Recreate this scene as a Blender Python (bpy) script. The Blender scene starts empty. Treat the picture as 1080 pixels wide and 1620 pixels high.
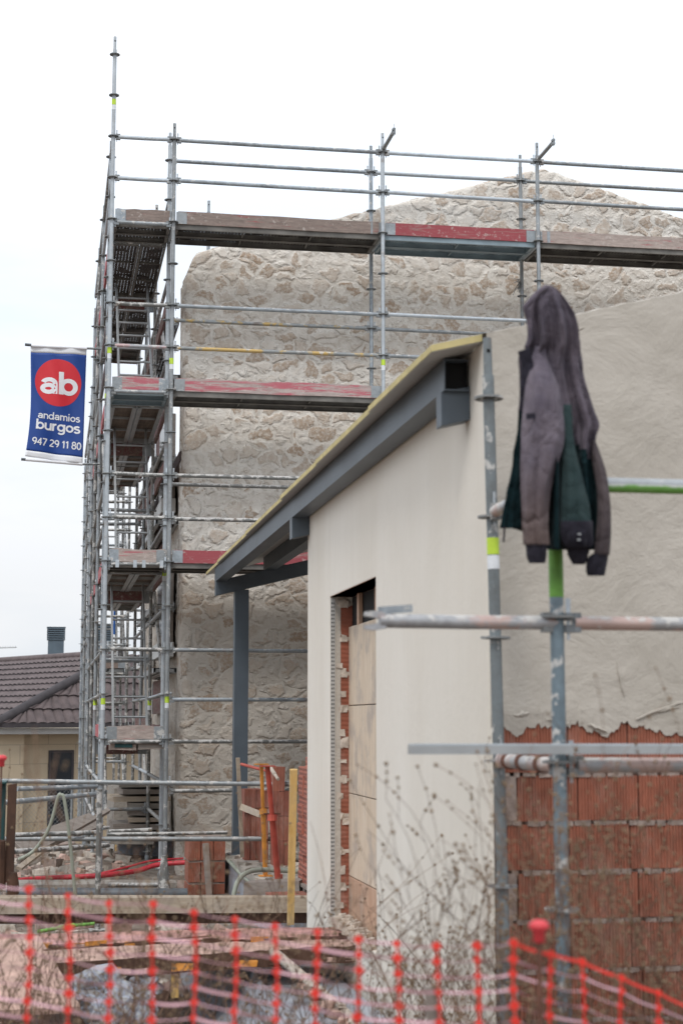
import bpy, bmesh, math, random
from mathutils import Vector, Matrix, noise as mnoise
random.seed(7)
S = bpy.context.scene
COL = S.collection

# ------------------------------------------------------------------ camera
F, PW, PH = 2600.0, 1080, 1620
YAW, PITCH, CZ = math.radians(10.0), math.atan(330/2600.0), 2.2
cam = bpy.data.cameras.new('camera'); cam_ob = bpy.data.objects.new('camera', cam); COL.objects.link(cam_ob)
cam.sensor_fit = 'VERTICAL'; cam.sensor_height = 36; cam.lens = F/PH*36
cam_ob.location = (0, 0, CZ)
cam_ob.rotation_euler = (math.pi/2+PITCH, 0, -YAW)
cam.clip_start = .05; cam.clip_end = 2000
cam.dof.use_dof = True; cam.dof.focus_distance = 18.6; cam.dof.aperture_fstop = 3.4
S.camera = cam_ob
# ------------------------------------------------------------------ sky, sun, exposure
SUN_EL, SUN_AZ = math.radians(52), math.radians(215)
w = bpy.data.worlds.new('World'); S.world = w; w.use_nodes = True
nt = w.node_tree; nt.nodes.clear()
def wn(t, **k):
    n = nt.nodes.new(t)
    for a, b in k.items(): setattr(n, a, b)
    return n
sky = wn('ShaderNodeTexSky', sky_type='NISHITA'); sky.sun_disc = False
sky.sun_elevation = SUN_EL; sky.sun_rotation = SUN_AZ
b1 = wn('ShaderNodeBackground'); b1.inputs['Strength'].default_value = .1
nt.links.new(sky.outputs[0], b1.inputs[0])
b2 = wn('ShaderNodeBackground'); b2.inputs['Strength'].default_value = 1.0
tc = wn('ShaderNodeTexCoord'); mp = wn('ShaderNodeMapping'); mp.inputs['Scale'].default_value = (1.6, 1.6, 6.5); mp.inputs['Location'].default_value = (2.1, .6, .25)
nz = wn('ShaderNodeTexNoise'); nz.inputs['Scale'].default_value = 1.6; nz.inputs['Detail'].default_value = 5; nz.inputs['Roughness'].default_value = .5
nt.links.new(tc.outputs['Generated'], mp.inputs[0]); nt.links.new(mp.outputs[0], nz.inputs[0])
cr = wn('ShaderNodeValToRGB')
cr.color_ramp.elements[0].position = .42; cr.color_ramp.elements[0].color = (.77, .84, .93, 1)
cr.color_ramp.elements[1].position = .68; cr.color_ramp.elements[1].color = (.99, 1.0, 1.03, 1)
nt.links.new(nz.outputs[0], cr.inputs[0])
sep = wn('ShaderNodeSeparateXYZ'); nt.links.new(tc.outputs['Generated'], sep.inputs[0])
mr = wn('ShaderNodeMapRange'); mr.inputs[1].default_value = .08; mr.inputs[2].default_value = .40; mr.inputs[3].default_value = .74; mr.inputs[4].default_value = 1.22
nt.links.new(sep.outputs['Z'], mr.inputs[0])
vm = wn('ShaderNodeVectorMath', operation='SCALE'); nt.links.new(cr.outputs[0], vm.inputs[0]); nt.links.new(mr.outputs[0], vm.inputs['Scale'])
nt.links.new(vm.outputs[0], b2.inputs[0])
mx = wn('ShaderNodeMixShader'); mx.inputs[0].default_value = .92
nt.links.new(b1.outputs[0], mx.inputs[1]); nt.links.new(b2.outputs[0], mx.inputs[2])
wo = wn('ShaderNodeOutputWorld'); nt.links.new(mx.outputs[0], wo.inputs[0])
sl = bpy.data.lights.new('sun', 'SUN'); sl.energy = 1.1; sl.angle = math.radians(14); sl.color = (1, .97, .93)
so = bpy.data.objects.new('sun', sl); COL.objects.link(so)
sd = Vector((-math.sin(math.radians(28))*math.cos(SUN_EL), -math.cos(math.radians(28))*math.cos(SUN_EL), math.sin(SUN_EL)))
so.rotation_euler = sd.to_track_quat('Z', 'Y').to_euler(); so.location = (-10, -10, 30)
S.view_settings.view_transform = 'Standard'; S.view_settings.look = 'None'; S.view_settings.gamma = 1
S.view_settings.exposure = .36
S.render.engine = 'CYCLES'

# ------------------------------------------------------------------ pixel helpers (measure the photograph once, give real coordinates)
FW = Vector((math.sin(YAW)*math.cos(PITCH), math.cos(YAW)*math.cos(PITCH), math.sin(PITCH)))
RT = Vector((math.cos(YAW), -math.sin(YAW), 0))
UP = Vector((-math.sin(YAW)*math.sin(PITCH), -math.cos(YAW)*math.sin(PITCH), math.cos(PITCH)))
def ray(px, py): return FW + (px-540)/F*RT + (810-py)/F*UP
def atY(px, py, Y):
    r = ray(px, py); t = Y/r.y; return Vector((r.x*t, Y, CZ+r.z*t))
def atX(px, py, X):
    r = ray(px, py); t = X/r.x; return Vector((X, r.y*t, CZ+r.z*t))
def atZ(px, py, Z):
    r = ray(px, py); t = (Z-CZ)/r.z; return Vector((r.x*t, r.y*t, Z))
def ax(px, py, d):
    r = ray(px, py); return Vector((r.x*d, r.y*d, CZ+r.z*d))

# ------------------------------------------------------------------ materials
class NT:
    def __init__(s, name):
        s.m = bpy.data.materials.new(name); s.m.use_nodes = True; s.t = s.m.node_tree; s.t.nodes.clear()
        s.out = s.n('ShaderNodeOutputMaterial'); s.b = s.n('ShaderNodeBsdfPrincipled'); s.l(s.b.outputs[0], s.out.inputs[0])
        s._c = None
    def n(s, t, **k):
        nd = s.t.nodes.new(t)
        for a, b in k.items(): setattr(nd, a, b)
        return nd
    def l(s, a, b): s.t.links.new(a, b)
    def pos(s, kind='world'):
        if kind == 'world': return s.n('ShaderNodeNewGeometry').outputs['Position']
        return s.n('ShaderNodeTexCoord').outputs['Object']
    def mapping(s, v, sc=(1,1,1), loc=(0,0,0), rot=(0,0,0)):
        m = s.n('ShaderNodeMapping'); m.inputs['Scale'].default_value = sc; m.inputs['Location'].default_value = loc; m.inputs['Rotation'].default_value = rot
        s.l(v, m.inputs[0]); return m.outputs[0]
    def noise(s, v, sc, det=4, ro=.55, dist=0):
        n = s.n('ShaderNodeTexNoise'); n.inputs['Scale'].default_value = sc; n.inputs['Detail'].default_value = det
        n.inputs['Roughness'].default_value = ro; n.inputs['Distortion'].default_value = dist; s.l(v, n.inputs['Vector']); return n.outputs[0]
    def voro(s, v, sc, feat='F1', out=0, rnd=1):
        n = s.n('ShaderNodeTexVoronoi', feature=feat); n.inputs['Scale'].default_value = sc; n.inputs['Randomness'].default_value = rnd
        s.l(v, n.inputs['Vector']); return n.outputs[out]
    def rng(s, v, a, b, c=0, d=1, smooth=False):
        n = s.n('ShaderNodeMapRange'); 
        if smooth: n.interpolation_type = 'SMOOTHSTEP'
        for i, x in zip((1,2,3,4), (a,b,c,d)): n.inputs[i].default_value = x
        s.l(v, n.inputs[0]); return n.outputs[0]
    def math(s, op, a, b=None):
        n = s.n('ShaderNodeMath', operation=op)
        for i, x in enumerate((a, b)):
            if x is None: continue
            if isinstance(x, (int, float)): n.inputs[i].default_value = x
            else: s.l(x, n.inputs[i])
        return n.outputs[0]
    def mix(s, f, a, b, blend='MIX'):
        n = s.n('ShaderNodeMix', data_type='RGBA', blend_type=blend)
        for i, x in ((0, f), (6, a), (7, b)):
            if isinstance(x, (int, float)): n.inputs[i].default_value = x
            elif isinstance(x, tuple): n.inputs[i].default_value = (*x, 1)
            else: s.l(x, n.inputs[i])
        return n.outputs[2]
    def ramp(s, f, stops):
        n = s.n('ShaderNodeValToRGB'); e = n.color_ramp.elements
        while len(e) < len(stops): e.new(.5)
        for k, (p, c) in zip(e, stops): k.position = p; k.color = (*c, 1)
        s.l(f, n.inputs[0]); return n.outputs[0]
    def bump(s, h, strength=.3, dist=.02):
        n = s.n('ShaderNodeBump'); n.inputs['Strength'].default_value = strength; n.inputs['Distance'].default_value = dist
        s.l(h, n.inputs['Height']); s.l(n.outputs[0], s.b.inputs['Normal'])
    def col(s, c):
        if isinstance(c, tuple): s.b.inputs['Base Color'].default_value = (*c, 1)
        else: s.l(c, s.b.inputs['Base Color'])
    def rough(s, r):
        if isinstance(r, (int, float)): s.b.inputs['Roughness'].default_value = r
        else: s.l(r, s.b.inputs['Roughness'])
        return s
def k(c, f): return tuple(x*f for x in c)

def simple(name, c, rough=.7, metal=0, var=.25, sc=8, bump=.15, bsc=60, bd=.004):
    t = NT(name); p = t.pos()
    t.col(t.mix(t.rng(t.noise(p, sc, 6), .3, .7), k(c, 1-var), k(c, 1+var*.6)))
    t.rough(rough); t.b.inputs['Metallic'].default_value = metal
    if bump: t.bump(t.noise(p, bsc, 4), bump, bd)
    return t.m

def galv(name, base=(.40,.44,.47), splash=.5, dark=.5, stain=None, amt=.5):
    t = NT(name); p = t.pos()
    n1 = t.noise(p, 5, 7, .65); n2 = t.noise(p, 28, 5, .6); n3 = t.noise(t.mapping(p, (1,1,1), (7,3,1)), 11, 6, .7)
    c = t.mix(t.rng(n1, .35, .65), k(base, dark), base)
    c = t.mix(t.rng(n2, .45, .75, 0, .5), c, k(base, 1.25))
    c = t.mix(t.rng(t.n('ShaderNodeObjectInfo').outputs['Random'], 0, 1, 0, .55), c, k((.20,.19,.17), 1))
    c = t.mix(t.rng(t.noise(p, 2.3, 6, .7), .60, .68, 0, .5), c, (.20,.12,.07))
    if stain: c = t.mix(t.rng(t.noise(t.mapping(p, (1,1,1), (3,9,4)), 3.2, 5, .7), .50, .56, 0, amt), c, stain)
    sepn = t.n('ShaderNodeSeparateXYZ'); t.l(t.n('ShaderNodeNewGeometry').outputs['Normal'], sepn.inputs[0])
    upm = t.rng(sepn.outputs['Z'], -.4, .8, .0, .12)
    m = t.rng(t.math('ADD', n3, upm), .66-.08*splash, .70-.08*splash, 0, .85)
    c = t.mix(m, c, (.55,.53,.50)); t.col(c)
    t.l(t.rng(m, 0, 1, .45, .9), t.b.inputs['Roughness'])
    t.l(t.rng(m, 0, 1, .35, 0), t.b.inputs['Metallic'])
    t.bump(t.math('ADD', t.math('MULTIPLY', n2, .4), m), .5, .003)
    return t.m

def stone_mat():
    t = NT('lime_pointed_rubble_stone'); p = t.pos()
    wv = t.n('ShaderNodeTexNoise'); wv.inputs['Scale'].default_value = 3.4; wv.inputs['Detail'].default_value = 5; wv.inputs['Roughness'].default_value = .6; t.l(p, wv.inputs['Vector'])
    vs = t.n('ShaderNodeVectorMath', operation='MULTIPLY_ADD'); t.l(wv.outputs['Color'], vs.inputs[0]); vs.inputs[1].default_value = (.34,.34,.34); t.l(p, vs.inputs[2])
    q = t.mapping(vs.outputs[0], (1, 1, 1.3))
    e = t.voro(q, 4.5, 'DISTANCE_TO_EDGE'); cid = t.voro(q, 4.5, 'F1', 1)
    sp = t.n('ShaderNodeSeparateColor'); t.l(cid, sp.inputs[0])
    fine = t.noise(p, 24, 9, .72); mid = t.noise(p, 8, 6, .6); big = t.noise(p, .7, 3)
    creep = t.math('ADD', t.rng(sp.outputs[0], 0, 1, .01, .15), t.rng(mid, .3, .7, -.07, .07))
    bare = t.rng(t.math('SUBTRACT', e, creep), .0, .055, 0, 1, True)
    brown = t.rng(sp.outputs[1], .30, .72, .15, 1)
    sc = t.mix(fine, (.23,.14,.085), (.52,.39,.28)); sc2 = t.mix(fine, (.48,.38,.29), (.70,.61,.52))
    stone = t.mix(sp.outputs[2], sc, sc2)
    mort = t.mix(t.rng(mid, .3, .7), (.70,.645,.57), (.83,.785,.715))
    mort = t.mix(t.rng(big, .38, .7, 0, .45), mort, (.62,.56,.49))
    mort = t.mix(t.rng(t.noise(p, 3.3, 7, .7), .5, .7, 0, .35), mort, (.56,.48,.40))
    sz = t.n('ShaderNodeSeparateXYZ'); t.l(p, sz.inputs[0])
    low_tone = t.rng(t.math('ADD', sz.outputs[2], t.math('MULTIPLY', t.noise(p, 1.3, 5, .6), 1.6)), 4.2, 5.2, .85, 0)  # mortar and stone turn darker and browner low on the wall, ragged edge
    mort = t.mix(t.rng(t.noise(t.mapping(vs.outputs[0], (1,1,1.5)), 13, 9, .75, .6), .52, .68, 0, .55), mort, (.44,.36,.28)); mort = t.mix(t.rng(fine, .55, .75, 0, .4), mort, (.80,.77,.72))
    mort = t.mix(low_tone, mort, (.47,.42,.36)); stone = t.mix(t.math('MULTIPLY', low_tone, .5), stone, (.25,.19,.14))
    f = t.math('MULTIPLY', bare, brown)
    f = t.math('MULTIPLY', f, t.rng(fine, .40, .56, .2, 1))
    t.col(t.mix(f, mort, stone)); t.rough(.92)
    relief = t.rng(e, .02, .24, 0, 1, True)
    h = t.math('MULTIPLY', relief, t.rng(sp.outputs[2], 0, 1, .25, .95))
    h2 = t.math('ADD', t.math('MULTIPLY', h, .8), t.math('MULTIPLY', mid, .7))
    strk = t.noise(t.mapping(vs.outputs[0], (1,1,2.4), rot=(0,.35,0)), 8, 7, .68, 1.0)
    h3 = t.math('ADD', t.math('ADD', h2, t.math('MULTIPLY', strk, .95)), t.math('MULTIPLY', fine, .5))
    t.bump(h3, .42, .04)
    d = t.n('ShaderNodeDisplacement'); d.inputs['Scale'].default_value = .022; d.inputs['Midlevel'].default_value = .6
    t.l(h2, d.inputs['Height']); t.l(d.outputs[0], t.out.inputs['Displacement'])
    try: t.m.displacement_method = 'BOTH'
    except Exception: pass
    return t.m

def plaster(name, a, b, sc=1.4, streak=True, bumpv=.2, swirl=1.0):
    t = NT(name); p = t.pos()
    n1 = t.noise(t.mapping(p, (1, 1, .35 if streak else 1)), sc, 6, .6, .3); n2 = t.noise(p, 22, 5)
    c = t.mix(t.rng(n1, .3, .7), a, b)
    if streak:
        st = t.noise(t.mapping(p, (9, 9, .4)), 2.5, 5, .6); c = t.mix(t.rng(st, .45, .75, 0, .16), c, k(a, .9))
    c = t.mix(t.rng(n2, .58, .8, 0, .25), c, k(b, .82)); t.col(c); t.rough(.85)
    st2 = t.math('MULTIPLY', t.noise(t.mapping(p, (1, 1, 1.3), rot=(0,.3,0)), 3.0, 8, .68, .5), swirl)
    gr = t.noise(p, 160, 3, .7); t.bump(t.math('ADD', t.math('ADD', t.math('MULTIPLY', n2, .12), t.math('MULTIPLY', gr, .05)), t.math('MULTIPLY', st2, 1.0)), bumpv, .03)
    return t.m

def brick_mat(name, c=(.31,.105,.062), axis='X', wl=.019, rib=.5, dusty=.3):
    t = NT(name); p = t.pos()
    wv = t.n('ShaderNodeTexWave', wave_type='BANDS', bands_direction=axis, wave_profile='SIN'); wv.inputs['Scale'].default_value = .314/ (wl); wv.inputs['Distortion'].default_value = .3
    wv.inputs['Detail Scale'].default_value = 1
    t.l(p, wv.inputs['Vector'])
    n1 = t.noise(p, 6, 6, .65); n2 = t.noise(p, 45, 4)
    cc = t.mix(t.rng(n1, .3, .7), k(c, .62), k(c, 1.25))
    ri = t.n('ShaderNodeObjectInfo').outputs['Random']
    cc = t.mix(t.math('MULTIPLY', ri, .3), cc, (.42,.16,.09))
    cc = t.mix(t.rng(t.noise(t.mapping(p, (1,1,.4), (4,4,2)), 7, 7, .7), .52, .68, 0, dusty), cc, (.45,.36,.31)); t.col(cc); t.rough(.85)
    t.bump(t.math('ADD', t.math('MULTIPLY', wv.outputs[1], rib), t.math('MULTIPLY', n2, .2)), .7, .006)
    return t.m

def wood(name, a=(.40,.27,.15), b=(.62,.47,.30), axis=0, dirt=.4, dcol=(.30,.26,.23)):
    t = NT(name); p = t.pos()
    scl = [14, 14, 14]; scl[axis] = 1.0
    g = t.noise(t.mapping(p, tuple(scl)), 2.2, 7, .65, .6); n = t.noise(p, 3.5, 6, .65)
    c = t.mix(t.rng(g, .3, .72), a, b)
    c = t.mix(t.rng(n, .48, .62, 0, dirt), c, dcol); t.col(c); t.rough(.8); t.bump(g, .35, .006); return t.m

def board_paint(name, red=(.40,.045,.06), wd=(.36,.27,.22), amt=.5, axis=0):
    t = NT(name); p = t.pos(); scl = [5,5,5]; scl[axis] = .9
    g = t.noise(t.mapping(p, tuple(x*4 for x in scl)), 2.0, 6, .7, .5); scn = [9,9,9]; scn[axis] = .8; n = t.noise(t.mapping(p, tuple(scn)), 1.9, 9, .78, .3)
    c = t.mix(t.rng(g, .3, .7), k(wd, .7), k(wd, 1.3))
    c = t.mix(t.rng(n, .60-.25*amt, .66-.22*amt, 0, .85), c, red)
    c = t.mix(t.rng(t.noise(p, 16, 6, .7), .58, .66, 0, .6), c, (.52,.47,.43)); t.col(c); t.rough(.8); t.bump(g, .3, .004); return t.m

def perforated(name, c, r=.10, pitch=.040):
    t = NT(name); p = t.pos()
    n1 = t.noise(p, 4, 6, .7)
    t.col(t.mix(t.rng(n1, .35, .65), k(c, .5), k(c, 1.3))); t.rough(.6); t.b.inputs['Metallic'].default_value = .2
    s = t.n('ShaderNodeSeparateXYZ'); t.l(p, s.inputs[0])
    fx = t.math('ABSOLUTE', t.math('SUBTRACT', t.math('FRACT', t.math('DIVIDE', s.outputs[0], pitch)), .5))
    fy = t.math('ABSOLUTE', t.math('SUBTRACT', t.math('FRACT', t.math('DIVIDE', s.outputs[1], pitch)), .5))
    d = t.math('SQRT', t.math('ADD', t.math('MULTIPLY', fx, fx), t.math('MULTIPLY', fy, fy)))
    hole = t.math('LESS_THAN', d, r)
    clog = t.math('GREATER_THAN', t.noise(p, 4, 3), .46); hole = t.math('MULTIPLY', hole, clog)
    tr = t.n('ShaderNodeBsdfTransparent'); ms = t.n('ShaderNodeMixShader'); t.l(hole, ms.inputs[0]); t.l(t.b.outputs[0], ms.inputs[1]); t.l(tr.outputs[0], ms.inputs[2])
    t.l(ms.outputs[0], t.out.inputs[0]); return t.m

M = {}
M['galv'] = galv('galvanised_tube', (.38,.42,.45), .5, .55)
M['galv_new'] = galv('bright_galvanised_tube', (.56,.61,.65), .2, .75)
M['galv_dirty'] = galv('mortar_spattered_tube', (.21,.215,.21), 1.3, .5)
M['galv_yellow'] = galv('yellow_stained_tube', (.40,.44,.46), .4, .6, (.55,.36,.10), .85)
M['galv_pink'] = galv('pink_stained_tube', (.42,.44,.46), .7, .6, (.50,.30,.28), .7)
M['galv_near'] = galv('weathered_blue_grey_tube', (.19,.25,.285), .55, .5)
M['galv_rose'] = galv('pale_pink_stained_tube', (.45,.45,.46), .9, .7, (.55,.36,.30), .7)
M['ring'] = galv('rosette_steel', (.26,.28,.29), .5, .6)
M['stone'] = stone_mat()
M['white_plaster'] = plaster('cream_plaster', (.69,.635,.55), (.77,.725,.65), 1.2, True, .16)
M['cement'] = plaster('raw_cement_render', (.41,.37,.315), (.52,.475,.415), 1.7, False, .8, .9)
M['brick_wall'] = brick_mat('large_ribbed_brick')
M['brick_wall_y'] = brick_mat('ribbed_brick_reveal', axis='Z', wl=.03, c=(.23,.06,.035))
M['brick'] = brick_mat('stacked_brick', (.25,.085,.058), 'X', .03)
M['mortar'] = simple('grey_mortar', (.30,.235,.20), .95, 0, .3, 20, .6, 40, .01)
M['mortar_pale'] = simple('pale_mortar_crumbs', (.52,.45,.38), .95, 0, .3, 20, .6, 40, .01)
M['anthracite'] = simple('anthracite_painted_steel', (.072,.09,.108), .45, .0, .22, 2.5, .05)
M['black'] = simple('dark_hollow', (.006,.006,.006), .9, 0, 0, 5, 0)
M['foam'] = simple('yellow_insulation_edge', (.55,.46,.22), .9, 0, .22, 7, .3)
M['panel_white'] = simple('pale_panel_sheet', (.46,.45,.43), .5, 0, .08, 3, .05)
M['plywood'] = wood('shuttering_plywood', (.52,.40,.28), (.70,.60,.48), 2, .8, (.40,.34,.29))
M['plywood_red'] = wood('reddish_shuttering_plywood', (.42,.24,.15), (.55,.38,.27), 2, .5, (.38,.32,.27))
M['timber'] = wood('pale_timber', (.30,.235,.17), (.46,.38,.29), 0, .4)
M['timber_y'] = wood('yellow_timber', (.55,.34,.10), (.70,.48,.20), 2, .3)
M['timber_grey'] = wood('grey_weathered_timber', (.17,.14,.12), (.30,.26,.225), 0, .4)
M['timber_grey_y'] = wood('grey_weathered_timber_y', (.28,.25,.22), (.44,.40,.36), 1, .4)
M['toe'] = board_paint('worn_red_toe_board', (.30,.06,.065), (.22,.17,.145), amt=.10)
M['toe_red'] = board_paint('red_painted_toe_board', (.30,.04,.055), (.33,.2,.18), amt=.95)
M['toe_pale'] = board_paint('pale_pink_toe_board', (.42,.08,.11), (.38,.31,.285), amt=.5)
M['toe_grey'] = board_paint('bare_toe_board', (.40,.10,.12), (.37,.30,.265), amt=.12)
M['toe_brown'] = board_paint('brown_toe_board', (.16,.05,.05), (.17,.11,.09), amt=.5, axis=1)
M['toe_y'] = board_paint('red_toe_board_side', (.42,.06,.08), (.36,.25,.2), amt=.9, axis=1)
M['deck_rust'] = perforated('brown_perforated_deck', (.055,.043,.034))
M['deck_blue'] = perforated('blue_grey_perforated_deck', (.30,.38,.42))
M['deck_grey'] = perforated('grey_perforated_deck', (.10,.10,.10))
M['lip_rust'] = simple('stained_deck_lip', (.15,.14,.125), .6, .2, .4, 6)
M['lip_blue'] = simple('blue_grey_deck_lip', (.24,.30,.33), .5, .3, .2, 6)
M['ply_under'] = wood('brown_deck_plywood', (.10,.07,.05), (.22,.17,.13), 1, .5, (.05,.035,.03))
M['alu'] = simple('aluminium', (.40,.41,.41), .4, .5, .15, 6)
M['sticker'] = simple('lime_sticker', (.50,.68,.05), .6, 0, .15, 30, 0)
M['sticker_w'] = simple('white_sticker', (.7,.72,.74), .6, 0, .1, 30, 0)
M['lime'] = simple('lime_green_spray', (.14,.33,.05), .6, 0, .3, 12, 0)
M['red_plastic'] = simple('red_plastic', (.62,.05,.06), .5, 0, .12, 12, 0)
M['red_hose'] = simple('red_corrugated_hose', (.55,.035,.05), .5, 0, .3, 9, .1)
M['rust'] = simple('rusty_rebar', (.13,.055,.035), .9, 0, .3, 20, .2)
M['prop_red'] = simple('red_steel_prop', (.48,.09,.06), .6, 0, .35, 9)
M['prop_orange'] = simple('orange_steel_prop', (.62,.25,.04), .6, 0, .35, 9)
M['net_red'] = simple('red_net_node', (.74,.035,.02), .55, 0, .12, 12, 0)
M['net_pink'] = simple('pale_net_strand', (.62,.36,.40), .55, 0, .2, 5, 0)
M['hose'] = simple('grey_green_hose', (.30,.32,.26), .6, 0, .2, 6, 0)
M['pipe_dark'] = simple('dark_grey_duct', (.10,.11,.12), .5, 0, .4, 6, .1)
M['roof_tile'] = simple('brown_roof_tile', (.125,.095,.092), .8, 0, .35, 5, .1)
M['roof_ridge'] = simple('dark_ridge_tile', (.055,.047,.05), .8, 0, .3, 5, .1)
M['chimney'] = simple('slate_blue_metal', (.10,.135,.165), .5, .0, .2, 3, 0)
M['glass_dark'] = simple('dark_window_glass', (.012,.018,.025), .12, 0, .1, 3, 0)
M['rebar_green'] = simple('dark_green_paint', (.01,.055,.055), .5, 0, .3, 5, .05)
M['rust_brown'] = simple('rust_brown_steel', (.075,.035,.02), .8, 0, .5, 7, .4)
M['white_sheet'] = simple('white_panel', (.66,.66,.64), .7, 0, .12, 5, .05)
M['concrete'] = simple('rough_concrete', (.33,.295,.255), .95, 0, .3, 5, .8, 25, .015)
M['concrete_pink'] = simple('pinkish_mortar_crust', (.48,.32,.26), .95, 0, .35, 11, .8, 30, .01)
M['stick'] = simple('dry_stem', (.095,.048,.028), .9, 0, .4, 6, 0)
M['stick_pale'] = simple('pale_dry_stem', (.22,.13,.085), .9, 0, .3, 6, 0)
M['bud'] = simple('dry_seed_head', (.20,.135,.08), .95, 0, .4, 9, 0)
M['blue_cloth'] = simple('blue_rope', (.02,.12,.42), .7, 0, .2, 8, 0)

def tile_wall():
    t = NT('sandstone_tiles'); p = t.pos()
    b = t.n('ShaderNodeTexBrick'); b.inputs['Scale'].default_value = 1; b.inputs['Brick Width'].default_value = 1.2; b.inputs['Row Height'].default_value = .42
    b.inputs['Mortar Size'].default_value = .008; b.inputs['Color1'].default_value = (.46,.36,.24,1); b.inputs['Color2'].default_value = (.50,.41,.29,1); b.inputs['Mortar'].default_value = (.30,.25,.19,1)
    t.l(t.mapping(p, (1,1,1), rot=(math.pi/2,0,0)), b.inputs[0])
    t.col(t.mix(t.rng(t.noise(p, 3, 6), .3, .7, 0, .3), b.outputs[0], (.40,.31,.21))); t.rough(.8); return t.m
M['sandstone'] = tile_wall()
def membrane():
    t = NT('pale_blue_foil_insulation'); p = t.pos()
    wv = t.n('ShaderNodeTexWave', wave_type='BANDS', bands_direction='DIAGONAL'); wv.inputs['Scale'].default_value = 9; t.l(p, wv.inputs['Vector'])
    wv2 = t.n('ShaderNodeTexWave', wave_type='BANDS', bands_direction='DIAGONAL'); wv2.inputs['Scale'].default_value = 9; t.l(t.mapping(p, (-1,-1,1)), wv2.inputs['Vector'])
    g = t.math('MAXIMUM', t.rng(wv.outputs[1], .85, .95), t.rng(wv2.outputs[1], .85, .95))
    c = t.mix(t.rng(t.noise(p, 3, 6, .65), .35, .65), (.20,.20,.205), (.42,.425,.435))
    t.col(t.mix(g, c, (.30,.33,.40))); t.rough(.6); t.bump(t.noise(p, 7, 5), .6, .02); return t.m
M['membrane'] = membrane()

def brick_ends():
    t = NT('perforated_brick_ends'); p = t.pos('obj')
    s = t.n('ShaderNodeSeparateXYZ'); t.l(p, s.inputs[0])
    fx = t.math('ABSOLUTE', t.math('SUBTRACT', t.math('FRACT', t.math('DIVIDE', s.outputs[1], .034)), .5))
    fz = t.math('ABSOLUTE', t.math('SUBTRACT', t.math('FRACT', t.math('DIVIDE', s.outputs[2], .036)), .5))
    hole = t.math('LESS_THAN', t.math('MAXIMUM', fx, fz), .27)
    c = t.mix(t.noise(t.pos(), 9, 5), (.34,.10,.065), (.50,.20,.14)); t.col(t.mix(hole, c, (.07,.02,.015))); t.rough(.85); t.bump(t.math('SUBTRACT', 1, hole), .8, .01); return t.m
M['brick_ends'] = brick_ends()
def ground_mat():
    t = NT('trampled_earth'); p = t.pos()
    n1 = t.noise(p, .9, 8, .65); n2 = t.noise(p, 7, 8, .7); n3 = t.voro(p, 14, 'F1', 0)
    c = t.ramp(n2, [(.3, (.10,.075,.055)), (.5, (.20,.155,.12)), (.68, (.34,.29,.24))])
    c = t.mix(t.rng(n1, .45, .65, 0, .7), c, (.24,.195,.155)); c = t.mix(t.rng(n3, .0, .16, .5, 0), c, (.42,.38,.34)); t.col(c); t.rough(.97)
    t.bump(t.math('ADD', n2, t.math('MULTIPLY', n3, -.5)), 1, .05); return t.m
M['ground'] = ground_mat()
def fabric(name, a, b, low=None):
    t = NT(name); p = t.pos()
    c = t.mix(t.rng(t.noise(p, 9, 5, .6), .3, .7), a, b)
    c = t.mix(t.rng(t.noise(t.mapping(p, (1,1,.6)), 14, 6, .7), .6, .72, 0, .5), c, k(b, 1.35))
    if low:
        s = t.n('ShaderNodeSeparateXYZ'); t.l(p, s.inputs[0])
        c = t.mix(t.rng(t.math('ADD', s.outputs[2], t.math('MULTIPLY', t.noise(p, 8, 3), .1)), low[0], low[1], .8, 0), c, low[2])
    t.col(c); t.rough(.95); t.b.inputs['Sheen Weight'].default_value = .04; t.b.inputs['Specular IOR Level'].default_value = .15
    cr_ = t.math('ABSOLUTE', t.math('SUBTRACT', t.noise(t.mapping(p, (1,1,.75), rot=(0,.5,0)), 6.5, 2, .4, .9), .5)); cr2 = t.math('ABSOLUTE', t.math('SUBTRACT', t.noise(t.mapping(p, (1,1,.9), rot=(0,-.6,0)), 15, 2, .4, .6), .5))
    t.bump(t.math('ADD', t.math('MULTIPLY', t.noise(p, 500, 2), .03), t.math('ADD', t.math('MULTIPLY', cr_, 1.0), t.math('MULTIPLY', cr2, .30))), .62, .09); return t.m

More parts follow.
